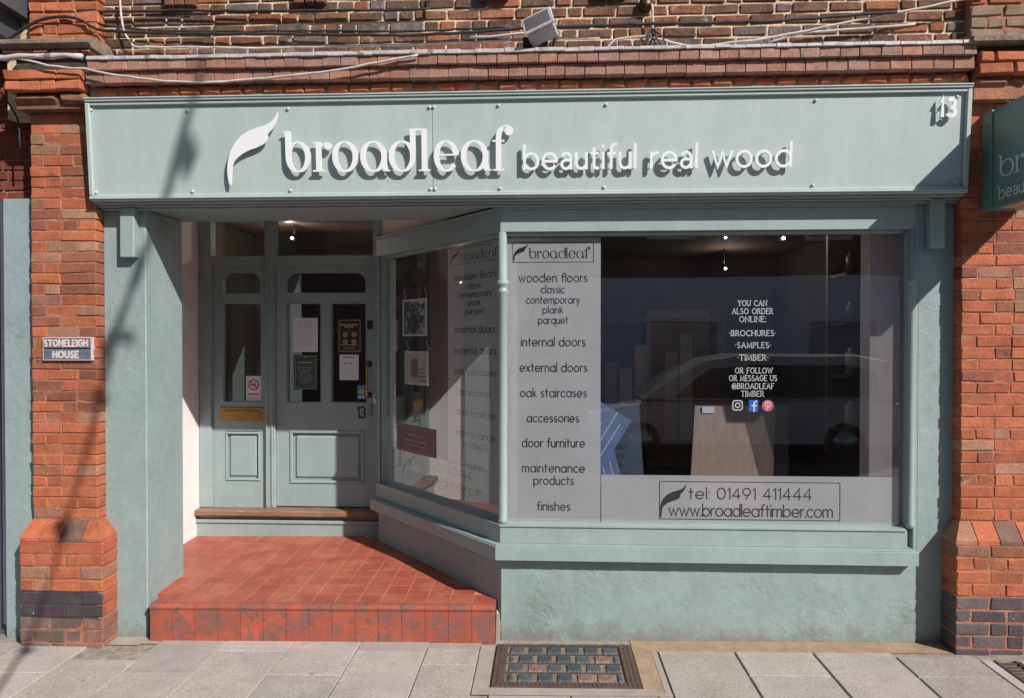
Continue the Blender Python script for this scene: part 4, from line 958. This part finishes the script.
# local x runs out from the wall, so lettering reads from the left side
def on_face(px, py): p = on_plane(px, py, (sx0 - .006, 0, 0), (1, 0, 0)); return -p.y, p.z
q0, qz = on_face(1001, 177.5); q1, _ = on_face(1013.5, 175); _, qt = on_face(1001, 155.5); bw = q1 - q0; hh = (qt - qz) / 1.38
m = MB(MP); xx = q0; 
for ch in 'broadleaf':
    if xx < .56: logo_letter(m, ch, xx, bw, qz, hh, -.002, .017, .006, .0015)
    xx += (LOGO[ch][0] + .22) * bw if xx + bw < .56 else 9
m.build('lettering', M['sign_text'], PS_)
r0, rz = on_face(999.5, 199); r1, _ = on_face(1024, 190.5); rt_ = on_face(999.5, 187)[1]; k_ = (r1 - r0) / (word_width('beau', GL_T1, .34)[1])
m = MB(MP); pos, tot = word_width('beautiful real wood', GL_T1, .34)
for ch, o in zip('beautiful real wood', pos):
    if r0 + (o + GL_T1[ch][0]) * k_ < .62: text_line(m, ch, GL_T1, r0 + o * k_, r0 + (o + GL_T1[ch][0]) * k_, rz, (rt_ - rz) / 1.5, -.002, .0085, .0015)
m.build('lettering', M['sign_text'], PS_)
for z in (2.68, 2.9, 3.12):
    m = MB(MP); m.lathe([(.008, .001), (.006, -.008)], .142, z, 8, 'y'); m.build('screw', M['dark_bronze'], PS_)

# ------------------------------------------------------------------ name plaque on the left pier
PL = thing('name_plaque', (-3.02, -.115, 1.73), 'small blue and white enamel name plaque on the left brick pier', 'plaque')
m = MB(); m.cbox((-3.174, -.106, 1.805), (-2.864, -.07, 1.870), .003); m.cbox((-3.174, -.105, 1.733), (-2.864, -.07, 1.799), .003); m.build('plate', M['plaque_blue'], PL)
m = MB(); frame_rect(m, -3.179, -2.859, 1.728, 1.875, .005, -.102, .03); m.build('rim', M['plaque_white'], PL)
m = MB(); text_line(m, 'STONELEIGH', CAPS, -3.163, -2.885, 1.818, .038, -.1085, .0105, .003, gap=.42); m.build('lettering', M['plaque_white'], PL)
m = MB(); text_line(m, 'HOUSE', CAPS, -3.108, -2.945, 1.745, .039, -.1075, .0115, .003, gap=.42); m.build('lettering', M['plaque_white'], PL)

# ------------------------------------------------------------------ notices
def poster(name, x0, x1, z0, z1, y, base, ink, rows_, border, label, cat='notice', title=None, Mx=None, extra=None):
    root = thing(name, (Mx @ Vector(((x0 + x1) / 2, y, z0))) if Mx else ((x0 + x1) / 2, y, z0), label, cat)
    m = MB(Mx); m.box((x0, y - .0015, z0), (x1, y, z1)); m.build('sheet', M[base], root)
    m = MB(Mx)
    if border: frame_rect(m, x0 + .012, x1 - .012, z0 + .012, z1 - .012, .004, y - .0022, .0005)
    w = x1 - x0
    for (zf, wf, hf) in rows_:
        zz = z0 + (z1 - z0) * zf; ww = w * wf
        segs = max(1, int(ww / .028)); xx = (x0 + x1) / 2 - ww / 2
        for k in range(segs):
            L_ = ww / segs; m.box((xx + k * L_, y - .0022, zz), (xx + k * L_ + L_ * rnd(.6, .9), y - .0017, zz + hf))
    if rows_ or border: m.build('print', M[ink], root)
    if title:
        m = MB(Mx)
        for (zf, wf, hf) in title:
            zz = z0 + (z1 - z0) * zf; ww = w * wf; m.box(((x0 + x1) / 2 - ww / 2, y - .0022, zz), ((x0 + x1) / 2 + ww / 2, y - .0017, zz + hf))
        m.build('heading', M['gold_ink'], root)
    if extra: extra(root)
    return root
NY = DY + .029
dense = [(.88 - .055 * k, rnd(.55, .75), .004) for k in range(14)]
poster('paper_notice', -2.128, -1.918, 1.757, 2.046, NY, 'paper', 'grey_ink', dense, False, 'white typed paper notice in the left glass of the door')
poster('framed_notice', -2.126, -1.922, 1.437, 1.735, NY, 'sign_green', 'grey_ink', [(.62 - .06 * k, rnd(.4, .7), .006) for k in range(8)] + [(.9, .12, .02)], True, 'dark green notice with grey text below the white paper in the door', title=[(.76, .6, .01)])
def icons(root):
    m = MB()
    for cx in (-1.682, -1.607):
        for cz in (1.905, 1.845):
            c = lambda r_: [(cx + r_ * math.cos(2 * math.pi * i / 12), cz + r_ * math.sin(2 * math.pi * i / 12)) for i in range(12)]
            m.ring(c(.021), c(.013), NY - .0022, NY - .0017); m.box((cx - .006, NY - .0022, cz - .006), (cx + .006, NY - .0017, cz + .006))
    m.build('icon', M['gold_ink'], root)
poster('framed_notice', -1.748, -1.541, 1.750, 2.040, NY, 'sign_black', 'gold_ink', [(.80, .75, .012), (.74, .4, .012), (.22, .7, .008), (.15, .5, .004), (.11, .55, .004)], True, 'black notice with gold border and four gold icons in the door', extra=icons)
poster('paper_notice', -1.732, -1.568, 1.520, 1.735, NY, 'paper', 'grey_ink', [(.86, .6, .014), (.62, .5, .014), (.4, .55, .003), (.3, .5, .003), (.2, .5, .003)], False, 'small white handwritten paper notice below the black notice')
poster('sticker', -1.578, -1.508, 1.358, 1.478, NY, 'blue_paper', 'paper', [(.1, .8, .012)], False, 'small blue and yellow sticker at lower corner of door glass', 'sticker',
       extra=lambda root: (lambda mm: (mm.prism([(-1.543 + .022 * math.cos(2 * math.pi * i / 14), 1.423 + .022 * math.sin(2 * math.pi * i / 14)) for i in range(14)], NY - .0024, NY - .0017), mm.build('disc', M['gold_ink'], root)))(MB()))
def nosmoke(root):
    cx, cz = -2.472, 1.478; c = lambda r_: [(cx + r_ * math.cos(2 * math.pi * i / 24), cz + r_ * math.sin(2 * math.pi * i / 24)) for i in range(24)]
    m = MB(); m.ring(c(.048), c(.037), NY - .0026, NY - .002); ribbon(m, [(cx - .03, cz + .03), (cx + .03, cz - .03)], .010, NY - .0028, .0005); m.box((-2.52, NY - .0022, 1.392), (-2.425, NY - .0017, 1.404)); m.build('prohibition_symbol', M['red_ink'], root)
    m = MB(); m.box((cx - .028, NY - .0022, cz - .006), (cx + .022, NY - .0018, cz + .004)); ribbon(m, [(cx + .01, cz + .008), (cx + .02, cz + .018), (cx + .012, cz + .026)], .004, NY - .0022, .0004); m.build('cigarette', M['black'], root)
poster('safety_sign', -2.538, -2.405, 1.340, 1.553, NY, 'paper', 'grey_ink', [(.14, .7, .004), (.08, .6, .004)], False, 'white no smoking sign with red circle in the narrow sidelight', 'sign', extra=nosmoke)
xa = at_side(397.5, 440).x; xb = at_side(436, 440).x; za = at_side(415, 452).z; zbq = at_side(415, 427.5).z
poster('maroon_sign', xa, xb, za - .01, zbq + .012, GY - .002, 'sign_maroon', 'grey_ink', [(.62, .4, .014), (.42, .6, .01), (.26, .55, .006)], True, 'maroon sign with thin border at the foot of the splayed pane', 'sign', Mx=MS)

# two photographs hanging on wire behind the splayed pane
for (p0, p1, lab, sub) in (((403.5, 300), (427, 336), 'upper white framed photo of a dark hallway hanging in splayed window', 'photo_dark'), ((406, 351), (428.5, 386), 'lower white framed photo of a brown door hanging in splayed window', 'photo_wood')):
    a = at_side(*p0, .14); b = at_side(*p1, .14); x0, x1, z0, z1 = a.x, b.x, b.z, a.z
    root = thing('hanging_photo', MS @ Vector(((x0 + x1) / 2, .14, z0)), lab, 'photo', 'photos hanging in the bay')
    m = MB(MS); frame_rect(m, x0, x1, z0, z1, .017, .13, .012); m.build('frame', M['white'], root)
    m = MB(MS); m.box((x0 + .01, .136, z0 + .01), (x1 - .01, .140, z1 - .01)); m.build('print', M['photo_dark' if sub == 'photo_dark' else 'photo_grey'], root)
    if sub != 'photo_dark':
        m = MB(MS); w_ = x1 - x0; m.box((x0 + .25 * w_, .133, z0 + .06), (x0 + .55 * w_, .1358, z1 - .06)); m.build('pictured_door', M['photo_wood'], root)
        m = MB(MS)
        for k in range(4): m.box((x0 + .62 * w_, .133, z0 + .03 + k * .03), (x0 + (.72 + .05 * (4 - k)) * w_, .1358, z0 + .045 + k * .03))
        m.build('pictured_stair', M['photo_wood'], root)
    m = MB(MS)
    for xx in (x0 + .02, x1 - .02): m.tube([(xx, .14, z1), (xx + .02, .14, z1 + .03), (xx - .015, .14, z1 + .06), (xx, .14, z1 + .085)], .003, 5)
    m.build('wire', M['white'], root)

# ------------------------------------------------------------------ shop interior
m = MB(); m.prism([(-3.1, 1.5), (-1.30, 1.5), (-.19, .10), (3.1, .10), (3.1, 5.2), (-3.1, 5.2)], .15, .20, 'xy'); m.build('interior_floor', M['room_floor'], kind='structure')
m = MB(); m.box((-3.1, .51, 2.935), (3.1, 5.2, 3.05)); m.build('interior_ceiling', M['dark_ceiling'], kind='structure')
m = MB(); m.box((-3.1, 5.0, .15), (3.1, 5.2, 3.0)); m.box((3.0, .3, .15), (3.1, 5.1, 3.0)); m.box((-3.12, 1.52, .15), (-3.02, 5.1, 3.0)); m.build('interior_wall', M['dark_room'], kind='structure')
m = MB(); m.box((at(869.5, 350, .22).x, .22, .2), (2.6, .27, 2.93)); m.box((at(869.5, 350, .22).x + .02, .27, .2), (3.0, .40, 2.93)); m.build('interior_wall', M['mauve_wall'], kind='structure')
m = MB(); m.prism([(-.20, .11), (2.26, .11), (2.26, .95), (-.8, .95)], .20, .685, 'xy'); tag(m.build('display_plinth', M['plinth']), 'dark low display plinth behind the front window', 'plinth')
# boards in the window
def leaning(name, x0, x1, z1, y0, y1, th, mt, label, cat, z0=.69, skew=0, extra=None, group=None):
    root = thing(name, ((x0 + x1) / 2, y0, z0), label, cat, group)
    m = MB(); V = []
    for dy in (0, th):
        V += [(x0, y0 + dy, z0), (x1, y0 + dy, z0), (x1 + skew, y1 + dy, z1), (x0 + skew, y1 + dy, z1)]
    m.add(V, [(0, 1, 2, 3), (7, 6, 5, 4), (1, 0, 4, 5), (2, 1, 5, 6), (3, 2, 6, 7), (0, 3, 7, 4)]); b = m.build('board', M[mt], root)
    if extra: extra(root)
    return root
a = at(693, 470, .42); b = at(771, 408, .55)
leaning('oak_sample', at(689, 482, .52).x, at(772, 482, .52).x, at(735, 406, .66).z, .52, .66, .02, 'oak', 'pale oak floor sample board leaning in the window under white lettering', 'sample board', skew=.07,
        extra=lambda root: (lambda mm: (mm.box((at(702, 410, .65).x, .640, at(700, 413, .65).z), (at(714, 410, .65).x, .655, at(700, 407, .65).z)), mm.build('label', M['blue_line'], root)))(MB()))
leaning('walnut_sample', at(764, 482, .58).x, at(789, 482, .58).x, at(780, 406, .74).z, .58, .74, .02, 'walnut', 'dark walnut sample board leaning behind the pale oak board', 'sample board', skew=.05)
leaning('navy_board', at(598, 475, .80).x, at(645, 475, .80).x, at(630, 404, .9).z, .80, .90, .03, 'navy', 'navy display board standing behind the blue sample', 'display board', skew=-.03)
# blue sample: two tilted panels with pale joints
def blue(c, ang_, w, h, y, label):
    Mx = Matrix.Translation((c[0], y, c[1])) @ Matrix.Rotation(R(-8), 4, 'X') @ Matrix.Rotation(R(ang_), 4, 'Y')
    root = thing('blue_sample', (c[0], y, .69), label, 'sample board')
    m = MB(Mx); m.box((-w / 2, 0, -h / 2), (w / 2, .015, h / 2)); m.build('board', M['blue_board'], root)
    m = MB(Mx)
    for k in range(1, 5): m.box((-w / 2 + k * w / 5 - .002, -.002, -h / 2 + .03 * (k % 2)), (-w / 2 + k * w / 5 + .002, -.0005, h / 2 - .06 * (k % 3)))
    m.build('joint', M['blue_line'], root)
p = at(598, 436, .40); blue((p.x, p.z), 32, .28, .42, .40, 'blue slatted sample board tilted behind the frosted strip')
p = at(600, 470, .46); blue((p.x, p.z), -14, .26, .20, .46, 'small blue slatted sample board below the tilted one')
for k, (x, hgt, tone) in enumerate(((-1.1, 2.05, (.10, .05, .032)), (-.1, 2.1, (.17, .10, .06)), (.85, 2.0, (.07, .042, .033)), (1.75, 2.1, (.20, .15, .11)))):
    look = ('reddish brown', 'mid oak', 'very dark', 'pale oak')[k]
    root = thing('display_door', (x, 4.9, .2), look + ' panelled display door against the back wall of the shop', 'door', 'display doors at the back of the shop')
    dm = mat('display_door_' + look.replace(' ', '_'), tone, .5, var=.2, vscale=6, stretch=(6, 6, .6))
    ops = [(x - .29, x - .05, .35, 1.0), (x + .05, x + .29, .35, 1.0), (x - .29, x - .05, 1.15, hgt), (x + .05, x + .29, 1.15, hgt)]
    m = MB(); leaf_frame(m, x - .41, x + .41, .2, hgt + .15, 4.88, 4.92, ops); m.build('frame', dm, root)
    for o in ops:
        m = MB(); m.cbox((o[0] - .01, 4.895, o[2] - .01), (o[1] + .01, 4.91, o[3] + .01), .003); m.build('panel', dm, root)
    m = MB(); m.tube([(x + .36, 4.88, 1.2), (x + .36, 4.83, 1.2), (x + .27, 4.83, 1.2)], .009, 6); m.build('handle', M['steel'], root)
RK = thing('sample_rack', (1.15, 3.0, .2), 'rack of upright wood flooring samples in the middle of the shop', 'sample rack')
m = MB(); m.cbox((.55, 2.98, .75), (1.95, 3.25, .80), .004); m.cbox((.55, 3.22, .2), (.60, 3.27, 2.1), .004); m.cbox((1.90, 3.22, .2), (1.95, 3.27, 2.1), .004); m.cbox((.55, 3.20, 2.05), (1.95, 3.27, 2.1), .004); m.build('frame', M['shelf_wood'], RK)
for k in range(8):
    tn = random.choice([(.34, .22, .13), (.22, .13, .08), (.42, .33, .25), (.12, .075, .05), (.30, .26, .23)])
    m = MB(); x = .64 + k * .158; m.cbox((x, 3.08 + rnd(-.02, .02), .802), (x + .13, 3.10, 1.75 + rnd(-.25, .25)), .003); m.build('sample', mat('rack_sample', tn, .5, var=.25, vscale=7, stretch=(6, 6, .6)), RK)
# shelf with tins on the right
SH = thing('wall_shelf', (2.72, 1.5, .9), 'wall shelves with tins at the right of the shop interior', 'shelf')
for z in (1.10, 1.55, 1.98, 2.38): m = MB(); m.box((2.42, 1.35, z), (3.0, 1.65, z + .025)); m.build('board', M['shelf_wood'], SH)
m = MB(); m.box((2.4, 1.66, .9), (3.0, 1.70, 2.9)); m.build('back_panel', mat('shelf_back', (.19, .15, .14), .8, var=.1), SH)
k_ = 0
for z, n, hh in ((1.125, 3, .26), (1.575, 4, .24), (2.005, 3, .17), (2.405, 3, .20)):
    for i in range(n):
        m = MB(); x = 2.52 + i * .13; h_ = hh * rnd(.8, 1.05); m.lathe([(.045, z + .001), (.045, z + h_ * .8), (.025, z + h_ * .86), (.025, z + h_)], x, 1.48, 14)
        tag(m.build('tin', M['tin_grey'] if z < 1.7 else M['tin']), 'grey tin standing on the lower interior shelves' if z < 1.7 else 'dark red tin standing on the upper interior shelves', 'tin', 'grey tins on the lower shelves' if z < 1.7 else 'red tins on the upper shelves')
# lamps
def spot(px, py, y, r, mt, label, tilt=False):
    p = at(px, py, y); root = thing('ceiling_spotlight', (p.x, p.y, p.z), label, 'spotlight', 'spotlights in the shop')
    m = MB(); m.lathe([(r * .2, p.y - r * .8), (r * .8, p.y - r * .5), (r, p.y), ], p.x, p.z, 14, 'y'); m.build('bulb', M[mt], root)
    ld = bpy.data.lights.new('spotlight_lamp', 'POINT'); ld.energy = 3; ld.color = (1, .86, .68); ld.shadow_soft_size = r
    lo_ = bpy.data.objects.new('lamp', ld); COL.objects.link(lo_); lo_.parent = root; lo_.location = (0, -.06, -.02)
    m = MB(); m.lathe([(r * 1.25, p.y), (r * 1.3, p.y + .08), (r * .8, p.y + .12)], p.x, p.z, 14, 'y'); m.tube([(p.x, p.y + .06, p.z + r), (p.x, p.y + .06, 2.934)], .008, 6); m.build('housing', M['black'], root)
spot(725.5, 237.5, 1.9, .012, 'lamp_white', 'lit white spotlight at the top of the front window, left of two'); spot(783.5, 238, 1.9, .016, 'lamp_white', 'lit white spotlight at the top of the front window, right of two')
spot(725.5, 268.5, 3.9, .017, 'lamp_white', 'lit small spotlight deeper in the shop, above the white lettering'); spot(292, 238, 1.95, .015, 'lamp_white', 'lit spotlight behind the glass over the shop door')
spot(461, 282, 2.6, .014, 'lamp_white', 'lit spotlight seen through the splayed pane')
for (px, py, z, lab) in ((553, 234, 2.934, 'warm recessed ceiling downlight beyond the frosted strip'), (432, 257.5, 2.934, 'warm recessed ceiling downlight seen through the splayed pane')):
    d_ = FPX * (z - 1.85) / (342.5 - py) - 4.4; p = at(px, py, d_)
    root = thing('downlight', (p.x, p.y, z), lab, 'downlight', 'recessed downlights in the shop')
    m = MB(); m.lathe([(.055, z - .004), (.055, z - .001)], p.x, p.y, 18); m.build('lens', M['lamp_warm'], root)
    m = MB(); m.lathe([(.056, z - .006), (.075, z - .006), (.075, z)], p.x, p.y, 18); m.build('rim', M['brass'], root)

# ------------------------------------------------------------------ floodlight and cables
FL = thing('floodlight', (-.06, -.12, 3.604), 'weathered white box floodlight on the ledge above the fascia sign', 'floodlight')
MFl = Matrix.Translation((-.02, -.22, 3.70)) @ Matrix.Rotation(R(-24), 4, 'Z') @ Matrix.Rotation(R(-28), 4, 'X') @ Matrix.Rotation(R(-22), 4, 'Y')
m = MB(MFl); m.cbox((-.085, -.05, -.065), (.085, .05, .065), .008); m.cbox((-.095, -.066, -.075), (.095, -.05, .075), .005); m.build('housing', mat('aged_white_metal', (.45, .43, .45), .55, var=.25, vscale=12, stain=((.15, .12, .12), 10, .58, .65)), FL)
m = MB(MFl); m.box((-.075, -.069, -.055), (.075, -.065, .055)); m.build('lens', mat('clouded_lens', (.13, .115, .125), .3, var=.2), FL)
m = MB(); m.cbox((-.13, -.21, 3.606), (.02, -.05, 3.665), .006); m.tube([(.05, -.19, 3.61), (.062, -.2, 3.66), (.058, -.21, 3.71)], .010, 6); m.build('bracket', M['black'], FL)
def cable(pts, y, r, mt, label):
    P_ = [at(px, py, y + rnd(-.002, .002)) for px, py in pts]; Q = []
    for i in range(len(P_) - 1):      # a little slack between the clips
        p0 = P_[max(i - 1, 0)]; p1, p2 = P_[i], P_[i + 1]; p3 = P_[min(i + 2, len(P_) - 1)]
        n = max(2, int((p2 - p1).length / .06))
        for k in range(n):
            u = k / n; Q.append(.5 * ((2 * p1) + (p2 - p0) * u + (2 * p0 - 5 * p1 + 4 * p2 - p3) * u * u + (3 * p1 - p0 - 3 * p2 + p3) * u ** 3) + Vector((0, rnd(-.002, .002), rnd(-.003, .003))))
    Q.append(P_[-1]); m = MB(); m.tube(Q, r, 6)
    return tag(m.build('cable', M[mt]), label, 'cable', 'cables along the upper wall')
cable([(2, 44), (11, 37), (37, 21), (66, 16), (83, 21), (97, 29), (126, 32), (190, 33.5), (256, 34), (400, 35), (470, 32), (512, 29), (640, 24), (768, 21), (862, 14), (897, 12)], -.075, .0095, 'cable_black', 'thick black cable looping over the left capital and along the dark brick wall')
cable([(97, 12), (180, 10.5), (256, 11), (340, 10.5), (422, 9), (429, 5), (431, -8)], -.02, .008, 'cable_black', 'thin black cable high on the dark brick wall, turning up')
cable([(120, -6), (121, 15), (125, 34), (132, 43), (140, 47), (200, 47), (256, 48), (325, 46.5), (420, 44), (512, 40), (555, 38.5), (600, 38)], -.03, .007, 'cable_white', 'white cable dropping at the left and running along above the ledge')
cable([(606, 50), (612, 42), (622, 38), (645, 36.5), (662, 40), (690, 46), (730, 43), (768, 38), (830, 26), (894, 13), (945, 3), (985, -4)], -.06, .007, 'cable_white', 'white cable rising to the upper right above the ledge')
cable([(-6, 55), (20, 59), (57, 67), (85, 69), (115, 75), (150, 79), (178, 82), (215, 82), (256, 79), (300, 75), (342, 69), (380, 62), (400, 58.5), (418, 55)], -.235, .007, 'cable_white', 'white cable slung across the left capital and cornice')
cable([(768, 43), (800, 34), (850, 29), (885, 27), (915, 24)], -.05, .007, 'cable_white', 'short pale cable below the black cable at the right')
cable([(971, 89), (990, 94), (1014, 102), (1040, 108)], -.13, .005, 'cable_white', 'thin pale cable on the right pier above the projecting sign')
cable([(1, 92), (14, 112), (19, 125), (20, 150)], -.06, .006, 'cable_black', 'thin black cable dropping beside the left pier')
cable([(97, 24), (150, 30), (230, 31.5), (320, 30.5), (400, 31.5), (505, 27)], -.03, .006, 'cable_black', 'thin black cable just above the thick one on the dark brick wall')
cable([(470, 37), (500, 36), (515, 33.5), (526, 33)], -.09, .007, 'cable_white', 'short white cable end running to the floodlight')
cable([(652, 4), (653, 22), (652, 30)], -.03, .007, 'cable_white', 'short white cable dropping from a wall box')
root = thing('cable_bundle', at(652, 50, -.08), 'knot of loose black and white cable ends on the ledge', 'cable')
m = MB()
for k in range(7):
    a = at(652 + rnd(-3, 3), 28 + rnd(0, 4), -.08); b = at(640 + k * 4.5, 49 + rnd(-3, 0), -.12 + rnd(-.03, .03)); mid = (a + b) / 2 + Vector((rnd(-.03, .03), -.02, rnd(-.01, .01))); m.tube([a, mid, b], .005, 5)
m.build('loose_end', M['cable_black'], root)
p = at(646, 4, .0); m = MB(); m.lathe([(.045, -.02), (.045, .02)], p.x, p.z, 14, 'y'); tag(m.build('junction_box', M['dark_bronze']), 'round rusty junction box high on the dark brick wall', 'junction box')

# ------------------------------------------------------------------ the other side of the street (seen in the panes)
OB = thing('opposite_building', (1, -13, -.15), 'dark brick building with pale shop windows across the street, reflected in the panes', 'building')
m = MB(); m.box((-16, -16, -.15), (18, -12.0, 5.2)); m.build('wall', M['opp_brick'], OB)
for k in range(6):
    x = -9 + k * 3.6
    m = MB(); m.box((x, -12.0, .25), (x + 2.9, -11.93, 2.9)); f = m.build('shop_window', M['opp_shop'] if x > -1.9 else M['opp_brick'], OB)
    m = MB(); m.box((x + .7, -11.93, .9), (x + 2.2, -11.92, 2.3)); m.build('pane', M['opp_pane'] if x > -1.9 else M['car_glass'], f)
    m = MB(); m.box((x + .6, -12.0, 4.2), (x + 1.7, -11.95, 5.0)); f = m.build('window', M['white_wall'], OB)
    m = MB(); m.box((x + .68, -11.95, 4.28), (x + 1.62, -11.94, 4.92)); m.build('pane', M['car_glass'], f)
m = MB(); m.box((-.6, -11.995, .0), (12, -11.96, 3.35)); m.build('shop_panel', M['opp_shop'], OB)
m = MB(); m.box((-16, -12, -.16), (18, -10, -.02)); m.build('pavement', M['cement'], kind='structure')
# parked car
CA = thing('parked_car', (3.0, -8.2, -.15), 'silver parked people carrier across the street, reflected in the front window', 'car')
def mirror_loft(mb, prof, ymid, halfw, **k):
    # side outline swept over the width with a rounded shoulder
    secs = [(-1, .92), (-.9, 1.0), (.9, 1.0), (1, .92)]
    cz = sum(p[1] for p in prof) / len(prof); cx = sum(p[0] for p in prof) / len(prof); n = len(prof); V = []
    for s_, q in secs:
        for (x, z) in prof: V.append((cx + (x - cx) * (q * .02 + .98), ymid + s_ * halfw, cz + (z - cz) * q))
    F = [tuple(range(n)), tuple(range(4 * n - 1, 3 * n - 1, -1))]
    for a in range(3):
        for i in range(n):
            j = (i + 1) % n; F.append((a * n + j, a * n + i, a * n + n + i, a * n + n + j))
    mb.add(V, F, **k)
cy = -8.15
def carp(x, z): return (.75 + x, z - .15)
m = MB(); mirror_loft(m, [carp(*p) for p in ((.0, .35), (.02, .62), (.15, .78), (.55, .92), (1.15, 1.0), (4.6, 1.04), (5.1, 1.0), (5.2, .7), (5.18, .35), (5.0, .25), (.2, .25))], cy, .87); m.build('body', M['car_paint'], CA)
m = MB()
top = [carp(*p) for p in ((.95, 1.0), (1.5, 1.40), (1.95, 1.66), (2.5, 1.76), (4.4, 1.76), (4.95, 1.66), (5.15, 1.0))]
mirror_loft(m, top, cy, .76); m.build('cabin', M['car_paint'], CA)
for (pts) in (((1.45, 1.06), (1.75, 1.34), (2.02, 1.52), (2.55, 1.57), (2.6, 1.06)), ((2.68, 1.06), (2.64, 1.60), (4.3, 1.60), (4.75, 1.5), (4.8, 1.06))):
    for s_ in (1, -1):
        m = MB(); m.prism([carp(*p) for p in pts], cy + s_ * .765, cy + s_ * .755); m.build('side_window', M['car_glass'], CA)
for xw in (.85, 4.2):
    for s_ in (1, -1):
        m = MB(); x, z = carp(xw, .33); y_ = cy + s_ * .80; m.lathe([(.2, y_ - .09), (.31, y_ - .1), (.33, y_ - .06), (.33, y_ + .06), (.31, y_ + .1), (.2, y_ + .09)], x, z, 24, 'y'); w_ = m.build('wheel', M['rubber'], CA)
        m = MB(); m.lathe([(.2, y_ - .098), (.2, y_ + .098)], x, z, 16, 'y'); m.build('rim', M['steel'], w_)
for s_ in (.55, -.55):
    m = MB(); m.cbox((.74, cy + s_ - .16, .50), (.86, cy + s_ + .16, .62), .02); m.build('headlight', M['white'], CA)
# unseen leaning tree, added and shaped to cast the soft shadow at left
SD = Vector((1.03, -1, 1.05))
def src(px, py, y, tt): return at(px, py, y) + SD * tt
TT = 4.0
path = [src(x, y_, -.1, TT + rnd(-.05, .05)) for x, y_ in ((30, 640), (62, 540), (90, 440), (108, 370), (120, 320), (140, 265), (166, 196), (178, 150), (190, 104), (197, 60))]
base = Vector((path[0].x - 1.6, path[0].y - .15, -.15)); path = [base, base + (path[0] - base) * .35 + Vector((-.15, 0, .4)), base + (path[0] - base) * .7 + Vector((-.08, 0, .2))] + path
T = thing('shadow_tree', base, 'slender leaning bare tree added out of view to cast the soft shadow across the left of the shop', 'tree')
rr_ = [.022, .020, .017] + [.012, .013, .016, .022, .026, .015, .022, .028, .016, .007]
m = MB(); m.tube(path, rr_, 10); m.build('trunk', M['bark'], T)
m = MB()
for (a, b, r0) in (((118, 318), (106, 345), .045), ((181, 150), (184, 186), .05), ((140, 268), (147, 232), .035), ((60, 520), (56, 560), .045), ((104, 384), (98, 402), .05), ((22, 655), (17, 672), .04), ((122, 318), (140, 330), .03)):
    p0 = src(*a, -.1, TT); p1 = src(*b, -.1, TT + rnd(-.2, .2)); m.tube([p0, (p0 + p1) / 2 + Vector((.02, 0, .02)), p1], [r0 * .8, r0, .008], 6)
m.build('branch', M['bark'], T)

# ------------------------------------------------------------------ light
w = bpy.data.worlds.new('World'); sc.world = w; w.use_nodes = True; nt = w.node_tree
sky = nt.nodes.new('ShaderNodeTexSky'); sky.sky_type = 'NISHITA'; sky.sun_disc = False
sky.sun_elevation = math.atan2(1.05, math.hypot(1.03, 1)); sky.sun_rotation = math.atan2(1.03, -1) 
nt.links.new(sky.outputs[0], nt.nodes['Background'].inputs[0]); nt.nodes['Background'].inputs[1].default_value = .060
sl_ = bpy.data.lights.new('sun', 'SUN'); sl_.energy = 4.6; sl_.angle = R(.53); sl_.color = (1, .96, .90)
so = bpy.data.objects.new('sun', sl_); COL.objects.link(so); so.location = (6, -8, 9); so.rotation_euler = SD.to_track_quat('Z', 'Y').to_euler()
sc.view_settings.view_transform = 'Standard'; sc.view_settings.look = 'None'; sc.view_settings.exposure = .27; sc.view_settings.gamma = 1
sc.cycles.transparent_max_bounces = 16; sc.cycles.max_bounces = 8
for o in list(bpy.data.objects):
    if '_w' in o: del o['_w']
